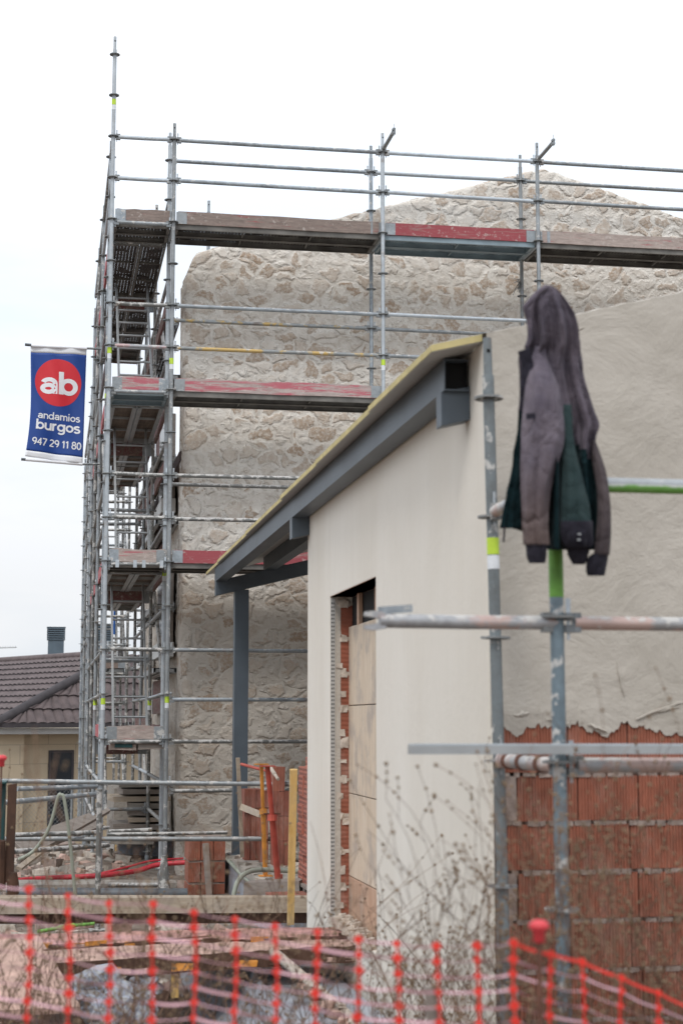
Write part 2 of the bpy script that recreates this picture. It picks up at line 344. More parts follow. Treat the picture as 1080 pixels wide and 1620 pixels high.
# ------------------------------------------------------------------ mesh builder
class MB:
    def __init__(s): s.v = []; s.f = []; s.mi = []; s.sm = []; s.mats = []
    def slot(s, m):
        if m not in s.mats: s.mats.append(m)
        return s.mats.index(m)
    def add(s, vs, fs, m, smooth=False):
        o = len(s.v); s.v += [tuple(v) for v in vs]; i = s.slot(m)
        for f in fs: s.f.append(tuple(o+a for a in f)); s.mi.append(i); s.sm.append(smooth)
    def box(s, a, b, m, rot=None, jit=0):
        x0, y0, z0 = a; x1, y1, z1 = b
        vs = [Vector(p) for p in ((x0,y0,z0),(x1,y0,z0),(x1,y1,z0),(x0,y1,z0),(x0,y0,z1),(x1,y0,z1),(x1,y1,z1),(x0,y1,z1))]
        if jit: vs = [v+Vector([random.uniform(-jit, jit) for _ in range(3)]) for v in vs]
        if rot is not None:
            c = sum(vs, Vector())/8; vs = [c+rot@(v-c) for v in vs]
        s.add(vs, [(0,3,2,1),(4,5,6,7),(0,1,5,4),(1,2,6,5),(2,3,7,6),(3,0,4,7)], m); return s
    def beam(s, p, q, wd, ht, m, upv=(0,0,1), jit=0):      # square bar p->q
        p, q = Vector(p), Vector(q); d = (q-p).normalized(); u = Vector(upv)
        if abs(d.dot(u)) > .95: u = Vector((0,1,0))
        sx = d.cross(u).normalized(); su = sx.cross(d).normalized()
        vs = [e+sx*a*wd/2+su*b*ht/2 for e in (p, q) for a, b in ((-1,-1),(1,-1),(1,1),(-1,1))]
        if jit: vs = [v+Vector([random.uniform(-jit, jit) for _ in range(3)]) for v in vs]
        s.add(vs, [(0,1,2,3),(7,6,5,4),(0,4,5,1),(1,5,6,2),(2,6,7,3),(3,7,4,0)], m); return s
    def tube(s, pts, r, m, n=10, cap=True, smooth=True):
        pts = [Vector(p) for p in pts]; rs = r if isinstance(r, (list, tuple)) else [r]*len(pts)
        d0 = (pts[1]-pts[0]).normalized(); u = Vector((0,0,1)) if abs(d0.z) < .9 else Vector((0,1,0))
        vs = []
        for i, p in enumerate(pts):
            d = (pts[min(i+1, len(pts)-1)]-pts[max(i-1, 0)]).normalized()
            a = d.cross(u).normalized(); b = a.cross(d).normalized(); u = b
            for j in range(n):
                t = 2*math.pi*j/n; vs.append(p+(a*math.cos(t)+b*math.sin(t))*rs[i])
        fs = []
        for i in range(len(pts)-1):
            for j in range(n): fs.append((i*n+j, i*n+(j+1)%n, (i+1)*n+(j+1)%n, (i+1)*n+j))
        s.add(vs, fs, m, smooth)
        if cap: s.add(vs[:n], [tuple(range(n))], m); s.add(vs[-n:], [tuple(range(n))[::-1]], m)
        return s
    def disc(s, c, r, h, m, n=16, hole=0):
        c = Vector(c); vs = []
        for z in (-h/2, h/2):
            for j in range(n):
                t = 2*math.pi*j/n; vs.append(c+Vector((r*math.cos(t), r*math.sin(t), z)))
        s.add(vs, [tuple(range(n))[::-1], tuple(range(n, 2*n))]+[(j, (j+1)%n, n+(j+1)%n, n+j) for j in range(n)], m); return s
    def prism(s, poly, fn, m, smooth=False):   # poly 2D; fn(p, k)->3D for k=0,1
        n = len(poly); vs = [fn(p, 0) for p in poly]+[fn(p, 1) for p in poly]
        s.add(vs, [tuple(range(n))[::-1], tuple(range(n, 2*n))]+[(j, (j+1)%n, n+(j+1)%n, n+j) for j in range(n)], m, smooth); return s
    def build(s, name, parent=None, bevel=0, recalc=True):
        me = bpy.data.meshes.new(name); me.from_pydata(s.v, [], s.f)
        for m in s.mats: me.materials.append(m)
        me.polygons.foreach_set('material_index', s.mi); me.polygons.foreach_set('use_smooth', s.sm)
        if recalc:
            bm = bmesh.new(); bm.from_mesh(me); bmesh.ops.recalc_face_normals(bm, faces=bm.faces); bm.to_mesh(me); bm.free()
        me.update()
        o = bpy.data.objects.new(name, me); COL.objects.link(o)
        if parent is not None: o.parent = parent
        if bevel:
            b = o.modifiers.new('bevel', 'BEVEL'); b.width = bevel; b.segments = 2; b.limit_method = 'ANGLE'
        return o
def from_mesh(name, me, parent, loc, rot=(0,0,0)):
    o = bpy.data.objects.new(name, me); COL.objects.link(o); o.parent = parent; o.location = loc; o.rotation_euler = rot; return o
def tag(o, label=None, cat=None, group=None, kind=None):
    for a, b in (('label', label), ('category', cat), ('group', group), ('kind', kind)):
        if b: o[a] = b
    return o
def thing(name, label, cat, loc=(0,0,0), group=None):
    o = bpy.data.objects.new(name, None); o.empty_display_size = .2; COL.objects.link(o); o.location = loc
    return tag(o, label, cat, group)
def nz3(x, y, z, s=1.0): return mnoise.noise(Vector((x*s, y*s, z*s)))

# ================================================================== SETTING: ground
def ground_z(x, y):
    z = .40
    if y < 8: z = .40+.12*(8-y)/8
    if y > 24: z = .40-.9*min((y-24)/9, 1)
    z += .05*nz3(x, y, 0, .8)+.025*nz3(x, y, 3, 3.1)
    # excavation beside the plastered house
    dx = max(0, 1-abs(x-.9)/1.3); dy = max(0, 1-abs(y-9.7)/1.4)
    z -= .22*min(1, dx*2)*min(1, dy*2)
    return z
def make_ground():
    m = MB(); xs = [-300,-120,-50,-25,-15,-10]+[-8+i*.16 for i in range(126)]+[14,20,40,110,300]
    ys = [-200,-60,-20,-6]+[-2+i*.16 for i in range(182)]+[28,30,33,36,42,55,90,200,500]
    vs = [(x, y, ground_z(x, y)) for y in ys for x in xs]; nx = len(xs)
    fs = [(j*nx+i, j*nx+i+1, (j+1)*nx+i+1, (j+1)*nx+i) for j in range(len(ys)-1) for i in range(nx-1)]
    m.add(vs, fs, M['ground'], True); tag(m.build('ground'), kind='structure')
make_ground()
def make_rubble():
    m = MB(); ma = [M['concrete'], M['mortar'], M['mortar_pale'], M['concrete_pink']]
    for _ in range(1500):
        r = random.random()
        if r < .45: x, y = random.uniform(-3.5, 1.0), random.uniform(19.5, 27)
        elif r < .75: x, y = random.uniform(-2.2, 1.8), random.uniform(8.6, 12)
        else: x, y = random.uniform(-3, 1.5), random.uniform(12, 19)
        s = random.choice((.02,.03,.04,.06,.1)); z = ground_z(x, y)
        rot = Matrix.Rotation(random.uniform(0, 6.3), 3, 'Z') @ Matrix.Rotation(random.uniform(-.5, .5), 3, 'X')
        m.box((x-s, y-s*random.uniform(.5, 1), z-s*.4), (x+s, y+s*.8, z+s*random.uniform(.3, .9)), random.choice(ma), rot, s*.3)
    tag(m.build('rubble'), 'loose stones and mortar rubble strewn over the earth', kind='stuff')
make_rubble()

# ================================================================== STONE HOUSE
YS, XL = 19.75, 1.53
def gable_top(x):
    z = 9.27-.302*abs(x-6.14)+.010*nz3(x, 0, 5, 2.2)
    if abs(x-6.14) < .12: z -= .02
    d = x-XL
    if d < .2: z -= .28*(1-d/.2)**2.4
    return z
def stone_house():
    root = thing('stone_house', 'tall stone gable house of pale lime-pointed rubble behind the scaffold', 'house', (XL, YS, 0))
    inv = Matrix.Translation(-Vector((XL, YS, 0)))
    R = .14
    path = []   # (x, y, nx, ny)
    y = 11.5
    while y > R+.02: path.append((XL, YS+y, -1, 0)); y -= .07 if y < 4 else .2
    for i in range(0, 6):
        t = math.pi/2*i/5; path.append((XL+R-R*math.cos(t), YS+R-R*math.sin(t), -math.cos(t), -math.sin(t)))
    x = XL+R+.04
    while x < 9.6: path.append((x, YS, 0, -1)); x += .04
    zs = 210; m = MB(); vs = []; nx = 0
    for (x, y, a, b) in path:
        top = gable_top(x) if b != 0 or y < YS+.5 else 5.55+.02*nz3(y, 1, 2, 2)
        for j in range(zs+1):
            t = j/zs; z = .2+(top-.2)*t
            o = .025*nz3(x*1.1, y*1.1, z*.9)
            if b == 0 and y > YS+.6: o -= .13
            vs.append((x+a*o, y+b*o, z))
        for d, dz in ((.05, .035), (.16, .05), (.45, .03)):
            vs.append((x-a*d, y-b*d, top+dz))
    n = zs+4
    fs = [(i*n+j, (i+1)*n+j, (i+1)*n+j+1, i*n+j+1) for i in range(len(path)-1) for j in range(n-1)]
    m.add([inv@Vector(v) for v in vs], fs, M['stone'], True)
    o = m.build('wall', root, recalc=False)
    r = MB()
    for sgn in (0, 1):   # roof behind the parapet
        xa, xb = ((XL-.02, 6.14) if sgn == 0 else (6.14, 9.6)); za, zb = (5.5, 6.9) if sgn == 0 else (6.9, 5.9)
        r.add([inv@Vector(v) for v in ((xa, YS+.35, za), (xb, YS+.35, zb), (xb, YS+11.4, zb), (xa, YS+11.4, za), (xa, YS+.35, za-.12), (xb, YS+.35, zb-.12), (xb, YS+11.4, zb-.12), (xa, YS+11.4, za-.12))],
              [(0,1,2,3),(7,6,5,4),(0,4,5,1),(1,5,6,2),(2,6,7,3),(3,7,4,0)], M['roof_tile'])
    r.build('roof', root)
    s = MB()
    for yy, zz in ((22.2, 3.05), (22.2, 5.0), (26.5, 3.05)):
        s.box(inv@Vector((XL-.10, yy, zz)), inv@Vector((XL+.1, yy+1.5, zz+.2)), M['white_sheet'])
        s.build('window_sill', root, .01); s = MB()
    for zz in (3.25, 5.2):
        g = MB().box(inv@Vector((XL-.035, 22.35, zz)), inv@Vector((XL+.1, 23.55, zz+1.2)), M['timber_grey_y']); wdw = g.build('window', root, .01)
        MB().box(inv@Vector((XL-.05, 22.45, zz+.1)), inv@Vector((XL-.037, 23.45, zz+1.1)), M['glass_dark']).build('pane', wdw)
    return root
stone_house()

# ================================================================== PLASTERED HOUSE + PORCH
XW, YN, YF = 1.85, 6.85, 11.72
DY0, DY1, DZ0, DZ1 = 9.35, 10.95, .88, 3.03
SL = .245
def eave_z(x): return 3.805+SL*(x-1.62)
def plastered_house():
    root = thing('plastered_house', 'low house with a cream plastered side, boarded doorway and half-rendered brick gable', 'house', (XW, YN, 0))
    inv = -Vector((XW, YN, 0))
    V = lambda x, y, z: Vector((x, y, z))+inv
    m = MB(); wp = M['white_plaster']; T = .16
    top = 3.86
    m.box(V(XW+.0005, YN+.001, .1), V(XW+.016, YN+.031, 3.84), wp)
    for a, b in (((XW, YN+.03, .1), (XW+T, DY0, top)), ((XW, DY1, .1), (XW+T, YF, top)), ((XW, DY0, DZ1), (XW+T, DY1, top)), ((XW+.02, DY0, .1), (XW+T, DY1, DZ0))):
        m.box(V(*a), V(*b), wp)
    m.build('side_wall', root, .006)
    m = MB().box(V(XW+.001, YF+.002, .1), V(9, YF+.2, 3.84), wp); m.build('rear_wall', root)
    def ribs(m, x0, x1, y, yb, z0, z1, mt):
        n = max(2, round((x1-x0)/.0135)); vs = []; xs_ = []
        for i in range(n):
            a = x0+(x1-x0)*i/n; w_ = (x1-x0)/n; xs_ += [(a, .006), (a+w_*.28, 0), (a+w_*.74, 0)]
        xs_.append((x1, .006))
        for z_ in (z0, z1):
            for a, d in xs_: vs.append(V(a, y+d+random.uniform(-.0006, .0006), z_))
        N = len(xs_); fs = [(i, i+1, N+i+1, N+i) for i in range(N-1)]
        vs += [V(x0, yb, z0), V(x1, yb, z0), V(x0, yb, z1), V(x1, yb, z1)]
        fs += [(0, N, 2*N+2, 2*N), (N-1, 2*N+1, 2*N+3, 2*N-1), tuple(range(N, 2*N))+(2*N+3, 2*N+2), tuple(range(N))[::-1]+(2*N, 2*N+1)]
        m.add(vs, fs, mt)
    # gable: bricks in real courses with mortar behind, render over the top
    m = MB(); m.box(V(XW+.012, YN+.03, .1), V(9, YN+.2, 2.5), M['mortar'])
    z = 2.175; row = 0
    courses = [2.19, 1.965, 1.76, 1.555, 1.35, 1.145, .94, .735, .53, .325]
    for i in range(len(courses)-1):
        z1, z0 = courses[i], courses[i+1]+.016
        x = XW+.02+(0 if i % 2 else .0)
        first = True
        while x < 8.8:
            L = .27+random.uniform(-.004, .004)
            if first and i in (1, 3, 5): L = .10
            elif first and i % 2 == 0: L = .33
            y = YN+.008+random.uniform(-.004, .004)
            mt = M['mortar'] if (first and i in (1, 3, 5)) else M['brick_wall']
            if mt is M['mortar']: m.box(V(x, y, z0), V(x+L-.006, YN+.06, z1), mt, None, .004)
            else: ribs(m, x, x+L-.006, y, YN+.06, z0+random.uniform(-.002, .002), z1, mt)
            x += L; first = False
        # squeezed mortar lip
        x = XW+.03
        while x < 8.5:
            L = random.uniform(.03, .10); h = random.uniform(.004, .012)
            m.box(V(x, YN+.009-random.uniform(0, .007), courses[i+1]-h*.7), V(x+L*random.uniform(.5, 1), YN+.03, courses[i+1]+.010+h*.5), M['mortar'], None, .003); x += L*.9
    # upper brick (behind render) 
    ribs(m, XW+.014, 2.12, YN+.014, YN+.15, 2.205, 2.42, M['brick_wall']); ribs(m, 2.125, 2.40, YN+.016, YN+.15, 2.205, 2.42, M['brick_wall']); ribs(m, 2.405, 2.67, YN+.012, YN+.15, 2.205, 2.42, M['brick_wall']); ribs(m, 2.675, 4.0, YN+.015, YN+.15, 2.205, 2.42, M['brick_wall'])
    m.build('brickwork', root)
    # render coat with ragged lower edge
    low = []
    x = XW+.002
    pts = [(1.85, 2.16), (1.92, 2.165), (1.97, 2.13), (2.03, 2.17), (2.1, 2.175), (2.18, 2.165), (2.24, 2.185), (2.30, 2.15), (2.38, 2.13), (2.42, 2.17), (2.46, 2.195), (2.50, 2.17), (2.56, 2.165), (2.64, 2.135), (2.72, 2.14), (3.2, 2.1), (9, 2.2)]
    def base(x):
        for (a, za), (b, zb) in zip(pts, pts[1:]):
            if a <= x <= b: return za+(zb-za)*(x-a)/(b-a)
        return 2.15
    xs = []
    while x < 9: xs.append(x); x += .009 if x < 3.2 else .08
    lowz = [base(x)+.018*nz3(x, 0, 1, 26)+.016*nz3(x, 4, 1, 70)+(.012 if nz3(x, 7, 1, 40) > .25 else 0) for x in xs]
    topz = lambda x: 3.885+.255*(x-1.85)+.003*nz3(x, 2, 2, 3.5)+.005*nz3(x, 1, 2, 17)
    vs = []; R_ = 26; fs = []
    for i, x in enumerate(xs):
        t1 = topz(x)
        for j in range(R_+1):
            t = j/R_; z = lowz[i]+(t1-lowz[i])*t
            y = YN-.004-.003*nz3(x, 0, z, 2.2)-.0025*nz3(x, 3, z, 7) 
            if j == 0: y = YN+.002
            if j == R_: y -= .0
            vs.append(V(x, y, z))
        vs.append(V(x, YN+.05, t1+.012)); vs.append(V(x, YN+.2, t1+.01)); vs.append(V(x, YN+.2, t1-.3)); vs.append(V(x, YN+.012, lowz[i]))
    n = R_+5
    for i in range(len(xs)-1):
        for j in range(n-2): fs.append((i*n+j, (i+1)*n+j, (i+1)*n+j+1, i*n+j+1))
        fs.append((i*n, i*n+n-1, (i+1)*n+n-1, (i+1)*n))
    m = MB(); m.add(vs, fs, M['cement'], False)
    vs = [V(xs[0], YN+.002, lowz[0]), V(xs[0], YN-.006, topz(xs[0])), V(xs[0], YN+.2, topz(xs[0]))]
    # trowelled ridges of surplus render
    def ridge(p, q, r):
        P = [Vector(p).lerp(Vector(q), t/8)+Vector((0, 0, random.uniform(-.006, .006))) for t in range(9)]
        m.tube([V(a.x, YN-.006, a.z) for a in P], [r*(.3+1.0*math.sin(math.pi*(t+.5)/9))*random.uniform(.6, 1.2) for t in range(9)], M['cement'], 6)
    ridge((2.50, 0, 2.205), (2.72, 0, 2.28), .007); ridge((2.56, 0, 2.23), (2.70, 0, 2.26), .006); ridge((1.95, 0, 2.22), (2.02, 0, 2.235), .008); ridge((2.42, 0, 2.45), (2.45, 0, 2.30), .005)
    ridge((2.28, 0, 2.185), (2.37, 0, 2.15), .006); ridge((2.05, 0, 3.86), (2.3, 0, 3.93), .006); ridge((2.1, 0, 2.2), (2.2, 0, 2.19), .005)
    m.build('cement_render', root, recalc=False)
    # perforated corner beads
    def bead(xa, ya, z0, z1, horizontal_x, name='corner_bead'):
        m = MB()
        if horizontal_x: m.box(V(xa, ya-.009, z0), V(xa+.032, ya-.006, z1), M['ring'] if ya < DY0 else M['panel_white'])
        else: m.box(V(xa-.004, ya, z0), V(xa-.001, ya+.034, z1), M['alu'])
        z = z0+.02
        while z < z1-.02:
            if horizontal_x:
                for o in (.010, .022): m.box(V(xa+o-.003, ya-.0105, z), V(xa+o+.003, ya-.0092, z+.012), M['black'])
            else: m.box(V(xa-.0055, ya+.014, z), V(xa-.0042, ya+.022, z+.012), M['black'])
            z += .026
        m.build(name, root)
    bead(XW+.017, YN+.004, .3, 2.15, True)
    bead(XW+.003, DY1-.006, DZ0, DZ1-.01, True, 'corner_bead')
    # doorway: far jamb, boards, lintel void
    m = MB(); XB = XW+.125
    m.box(V(XW+.006, DY1-.012, DZ0), V(XW+.072, DY1+.03, DZ1-.004), M['cement'], None, .002)
    z = DZ0
    while z < DZ1-.03:
        h = min(.235, DZ1-.03-z)
        m.box(V(XW+.072, DY1-.006, z), V(XB+.05, DY1+.03, z+h-.018), M['brick_wall_y'], None, .003)
        m.box(V(XW+.05, DY1-.009, z+h-.02), V(XB+.05, DY1+.03, z+h), M['mortar_pale'], None, .004)
        for q in range(4):
            a = random.uniform(.055, .10); zq = z+random.uniform(0, h-.06) if q > 2 else z+h-.034; m.box(V(XW+a-(.02 if q > 2 else 0), DY1-.014, zq), V(XW+a+random.uniform(.015, .045), DY1, zq+random.uniform(.02, .07)), M['mortar_pale'], None, .008)
        z += h
    m.build('door_jamb', root)
    m = MB()
    ys = [z for z in (DZ0-.02, 1.18, 1.72, 2.30, 2.83)]
    for a, b, mt in zip(ys, ys[1:], ('plywood_red', 'plywood', 'plywood', 'plywood')):
        m2 = MB(); m2.box(V(XB+random.uniform(0, .006), DY0-.1, a+.003), V(XB+.025, DY1+.02, b-.003), M[mt]); m2.build('plywood_sheet', root, .003)
    m.box(V(XB+.03, DY0-.1, DZ0-.02), V(XB+.05, DY1+.02, DZ1+.05), M['black'])
    m.box(V(XW+.002, DY0, DZ1), V(XB+.05, DY1, DZ1+.012), M['plywood_red'])
    for y in (DY0+.05, 9.95, 10.55): m.box(V(XB, y, 2.825), V(XB+.025, y+.07, DZ1-.002), M['plywood_red'])
    m.build('door_shuttering', root)
    # roof: sandwich panels with a yellow core edge
    y0 = 6.90; y1 = 18.45; m = MB(); XR = 5.6
    def sl(x, dz): return eave_z(x)+dz
    ye = [y0, 7.07, 8.35, 10.2, 11.9, 13.0, 14.3, 15.6, 17.0, y1]
    for a, b in zip(ye, ye[1:]):
        g = .004 if a != y0 else 0; XR = 1.846 if a == y0 else 5.6; xe = 1.615+random.uniform(-.006, .008)+.0085*(a-6.9)
        for (d0, d1, mt, ins) in ((0, .004, 'panel_white', 0), (.004, .034, 'foam', -.004), (.034, .037, 'panel_white', 0)):
            xa = xe+ins
            vs = [V(xa, a+g, sl(xa, d0)), V(XR, a+g, sl(XR, d0)), V(XR, b-g, sl(XR, d0)), V(xa, b-g, sl(xa, d0)), V(xa, a+g, sl(xa, d1)), V(XR, a+g, sl(XR, d1)), V(XR, b-g, sl(XR, d1)), V(xa, b-g, sl(xa, d1))]
            if mt == 'foam' and a == y0: vs = [v+Vector((0, -.006, 0)) if i in (0,1,4,5) else v for i, v in enumerate(vs)]
            m.add(vs, [(0,3,2,1),(4,5,6,7),(0,1,5,4),(1,2,6,5),(2,3,7,6),(3,0,4,7)], M[mt])
    # keep the near panels from poking through the gable parapet: they stop behind it
    roof = m.build('roof', root)
    # eave channel (C profile), inner purlin
    an = M['anthracite']
    def channel(xc, ya, yb, name):
        m = MB(); zb = eave_z(xc)-.150; zt = eave_z(xc)-.006
        m.box(V(xc, ya, zb), V(xc+.006, yb, zt), an)                       # web
        m.box(V(xc+.006, ya, zb), V(xc+.115, yb, zb+.006), an)
        m.box(V(xc+.006, ya, zt-.006+.0), V(xc+.115, yb, zt), an)
        m.box(V(xc+.109, ya+.03, zb+.006), V(xc+.114, yb, zt-.006), M['black'])
        m.box(V(xc+.006, ya+.05, zb+.006), V(xc+.109, ya+.055, zt-.006), M['black'])
        return m.build(name, root)
    channel(1.722, 7.10, 17.62, 'eave_beam')
    channel(2.25, 12.2, 17.62, 'purlin'); channel(3.6, 12.2, 17.62, 'purlin')
    def rafter(y, xa, xb, wd):
        m = MB(); s0 = eave_z(xa)-.152; s1 = eave_z(xb)-.152
        m.add([V(xa, y, s0-.155), V(xa, y+wd, s0-.155), V(xa, y+wd, s0), V(xa, y, s0), V(xb, y, s1-.155), V(xb, y+wd, s1-.155), V(xb, y+wd, s1), V(xb, y, s1)],
              [(0,1,2,3),(7,6,5,4),(0,4,5,1),(1,5,6,2),(2,6,7,3),(3,7,4,0)], an); m.build('rafter', root, .003)
    rafter(7.13, 1.715, 1.848, .10); rafter(11.84, 1.72, 1.848, .12); rafter(17.45, 1.72, 5.4, .14)
    m = MB().box(V(1.925, 17.45, .80), V(2.075, 17.60, eave_z(1.93)-.29), an); m.box(V(1.88, 17.40, .80), V(2.12, 17.65, .815), an); m.build('column', root, .004)
    MB().box(V(5.2, 17.45, .80), V(5.35, 17.60, 4.3), an).build('column', root, .004)
    # crumbs of mortar in the doorway
    m = MB()
    for _ in range(120):
        y = random.uniform(9.6, 10.95); s = random.uniform(.01, .03); x = random.uniform(XW+.0, XB-.01)
        m.box(V(x-s, y-s, DZ0), V(x+s, y+s, DZ0+s*random.uniform(.7, 1.6)+.03*math.exp(-((y-10.7)/.2)**2)), M['mortar_pale'], Matrix.Rotation(random.random()*3, 3, 'Z'), s*.35)
    tag(m.build('mortar_crumbs', root), kind='stuff')
    return root
plastered_house()

# ================================================================== SCAFFOLD KIT
RT_ = .02415
def ring_mesh():
    m = MB(); m.disc((0,0,0), .061, .009, M['ring'], 18)
    for j in range(8):
        a = j*math.pi/4; m.box((.046*math.cos(a)-.007, .046*math.sin(a)-.007, -.0052), (.046*math.cos(a)+.007, .046*math.sin(a)+.007, .0052), M['black'])
    o = m.build('rosette'); me = o.data; bpy.data.objects.remove(o); return me
def head_mesh():     # wedge head at +X end pointing to +X (tube end at 0)
    m = MB(); g = M['ring']
    m.box((0, -.016, -.034), (.034, .016, -.008), g); m.box((0, -.016, .008), (.034, .016, .034), g); m.box((-.02, -.019, -.034), (.004, .019, .034), g)
    m.add([(.012,-.003,.085), (.030,-.003,.085), (.030,.003,.085), (.012,.003,.085), (.017,-.003,-.06), (.025,-.003,-.06), (.025,.003,-.06), (.017,.003,-.06)], [(0,1,2,3),(7,6,5,4),(0,4,5,1),(1,5,6,2),(2,6,7,3),(3,7,4,0)], M['galv_new'])
    o = m.build('wedge_head'); me = o.data; bpy.data.objects.remove(o); return me
RING, HEAD = ring_mesh(), head_mesh()
def upright(parent, base, x, y, z0, z1, mat='galv', lean=(0, 0), ring0=None, stick=(), spigot=True, n=12, pitch=.5, step=None):
    """a standard: tube, a rosette every half metre, spigot on top"""
    m = MB(); L = z1-z0
    P = lambda z: (lean[0]*(z-z0), lean[1]*(z-z0), z-z0)
    nseg = max(2, int(L/1.0)); zz = [z0+(L-(.16 if spigot else 0))*i/nseg for i in range(nseg+1)]
    m.tube([P(z) for z in zz], RT_, M[mat], n)
    if spigot: m.tube([P(z1-.17), P(z1)], .0185, M[mat], n); m.box((lean[0]*L-.007, -.02, L-.065), (lean[0]*L+.007, -.0178, L-.05), M['black'])
    for z in stick:
        m.tube([P(z), P(z+.07)], RT_+.001, M['sticker'], n, False); m.tube([P(z-.06), P(z-.003)], RT_+.001, M['sticker_w'], n, False)
    o = m.build('upright_tube', parent); o.location = Vector((x, y, z0))-base
    z = ring0 if ring0 is not None else math.ceil((z0+.05)*2)/2
    while z < z1-.14: from_mesh('rosette', RING, o, P(z), (random.uniform(-.02, .02), random.uniform(-.02, .02), random.random())); z += pitch
    return o
def ledger(parent, base, p, q, mat='galv', heads=True, name='ledger_tube', jit=.006, r=RT_*.97, n=10):
    p, q = Vector(p), Vector(q); d = (q-p).normalized(); off = .062 if heads else 0
    a = p+d*off; b = q-d*off; a.z += random.uniform(-jit, jit); b.z += random.uniform(-jit, jit)
    m = MB(); m.tube([tuple(a-a), tuple((b-a)/2+Vector((0,0,-.002))), tuple(b-a)], r, M[mat], n)
    o = m.build(name, parent); o.location = a-base
    if heads:
        yaw = math.atan2(d.y, d.x)
        from_mesh('wedge_head', HEAD, o, (0,0,0), (0, 0, yaw+math.pi)); from_mesh('wedge_head', HEAD, o, tuple(b-a), (0, 0, yaw))
    return o
def deck(parent, base, x0, x1, y0, y1, z, axis, kind):
    """two steel or plywood planks side by side, open underside with lips and cross ribs"""
    mat, lip = {'rust': ('deck_rust', 'lip_rust'), 'blue': ('deck_blue', 'lip_blue'), 'grey': ('deck_grey', 'lip_rust'), 'ply': ('ply_under', 'alu')}[kind]
    m = MB(); B = lambda a, b, mt: m.box(Vector(a)-base, Vector(b)-base, M[mt])
    def bx(l0, l1, w0, w1, h0, h1, mt):
        if axis == 'x': B((l0, w0, h0), (l1, w1, h1), mt)
        else: B((w0, l0, h0), (w1, l1, h1), mt)
    l0, l1, w0, w1 = (x0, x1, y0, y1) if axis == 'x' else (y0, y1, x0, x1)
    mid = (w0+w1)/2
    for a, b in ((w0, mid-.006), (mid+.006, w1)):
        if kind == 'ply': bx(l0, l1, a+.03, b-.03, z-.012, z, mat)
        else: m.add([Vector(v)-base for v in (((l0, a, z), (l1, a, z), (l1, b, z), (l0, b, z)) if axis == 'x' else ((a, l0, z), (b, l0, z), (b, l1, z), (a, l1, z)))], [(0,1,2,3)], M[mat])
        th = .004 if kind != 'ply' else .03
        bx(l0, l1, a, a+th, z-.068, z+.0015, lip); bx(l0, l1, b-th, b, z-.068, z+.0015, lip)
        bx(l0, l1, a+th, a+th+.022, z-.068, z-.063, lip); bx(l0, l1, b-th-.022, b-th, z-.068, z-.063, lip)
        n = max(1, round((l1-l0)/.75))
        for i in range(1, n): l = l0+(l1-l0)*i/n; bx(l-.008, l+.008, a+th+.022, b-th-.022, z-.050, z-.022, lip)
        for l in (l0, l1-.035): bx(l, l+.035, a+.004, b-.004, z-.060, z-.003, lip)
    return m.build('deck', parent)
def toe(parent, base, p, q, mat, h=.15, t=.03, bracket=True):
    p, q = Vector(p), Vector(q); d = (q-p).normalized(); m = MB()
    n = 6; sx = Vector((0,0,1)).cross(d)
    vs = []
    for i in range(n+1):
        c = p.lerp(q, i/n)-base+sx*random.uniform(-.006, .006)+Vector((0,0,random.uniform(-.004, .004)))
        hh = h+random.uniform(-.006, .006); vs += [c-sx*t/2, c+sx*t/2, c+sx*t/2+Vector((0,0,hh)), c-sx*t/2+Vector((0,0,hh))]
    fs = [(0,1,2,3), tuple(4*n+a for a in (3,2,1,0))]
    for i in range(n):
        o = 4*i
        for j in range(4): fs.append((o+j, o+4+j, o+4+(j+1)%4, o+(j+1)%4))
    m.add(vs, fs, M[mat]); o = m.build('toe_board', parent)
    if bracket:
        for e, s in ((p, 1), (q, -1)):
            b = MB(); c = e+d*s*.04-base; b.beam(c-d*.06+sx*.0, c+d*.06, t+.008, h*.95, M['galv']); bo = b.build('bracket', o); bo.location = (0, 0, h*.48)
    return o
def ladder(parent, base, p, q, wd, side, mat='alu'):
    p, q = Vector(p)-base, Vector(q)-base; s = Vector(side)*wd/2; m = MB()
    for a in (-1, 1): m.beam(p+s*a, q+s*a, .025, .06, M[mat])
    L = (q-p).length; n = int(L/.28)
    for i in range(1, n): c = p.lerp(q, i/n); m.tube([c-s, c+s], .014, M[mat], 8)
    return m.build('ladder', parent)

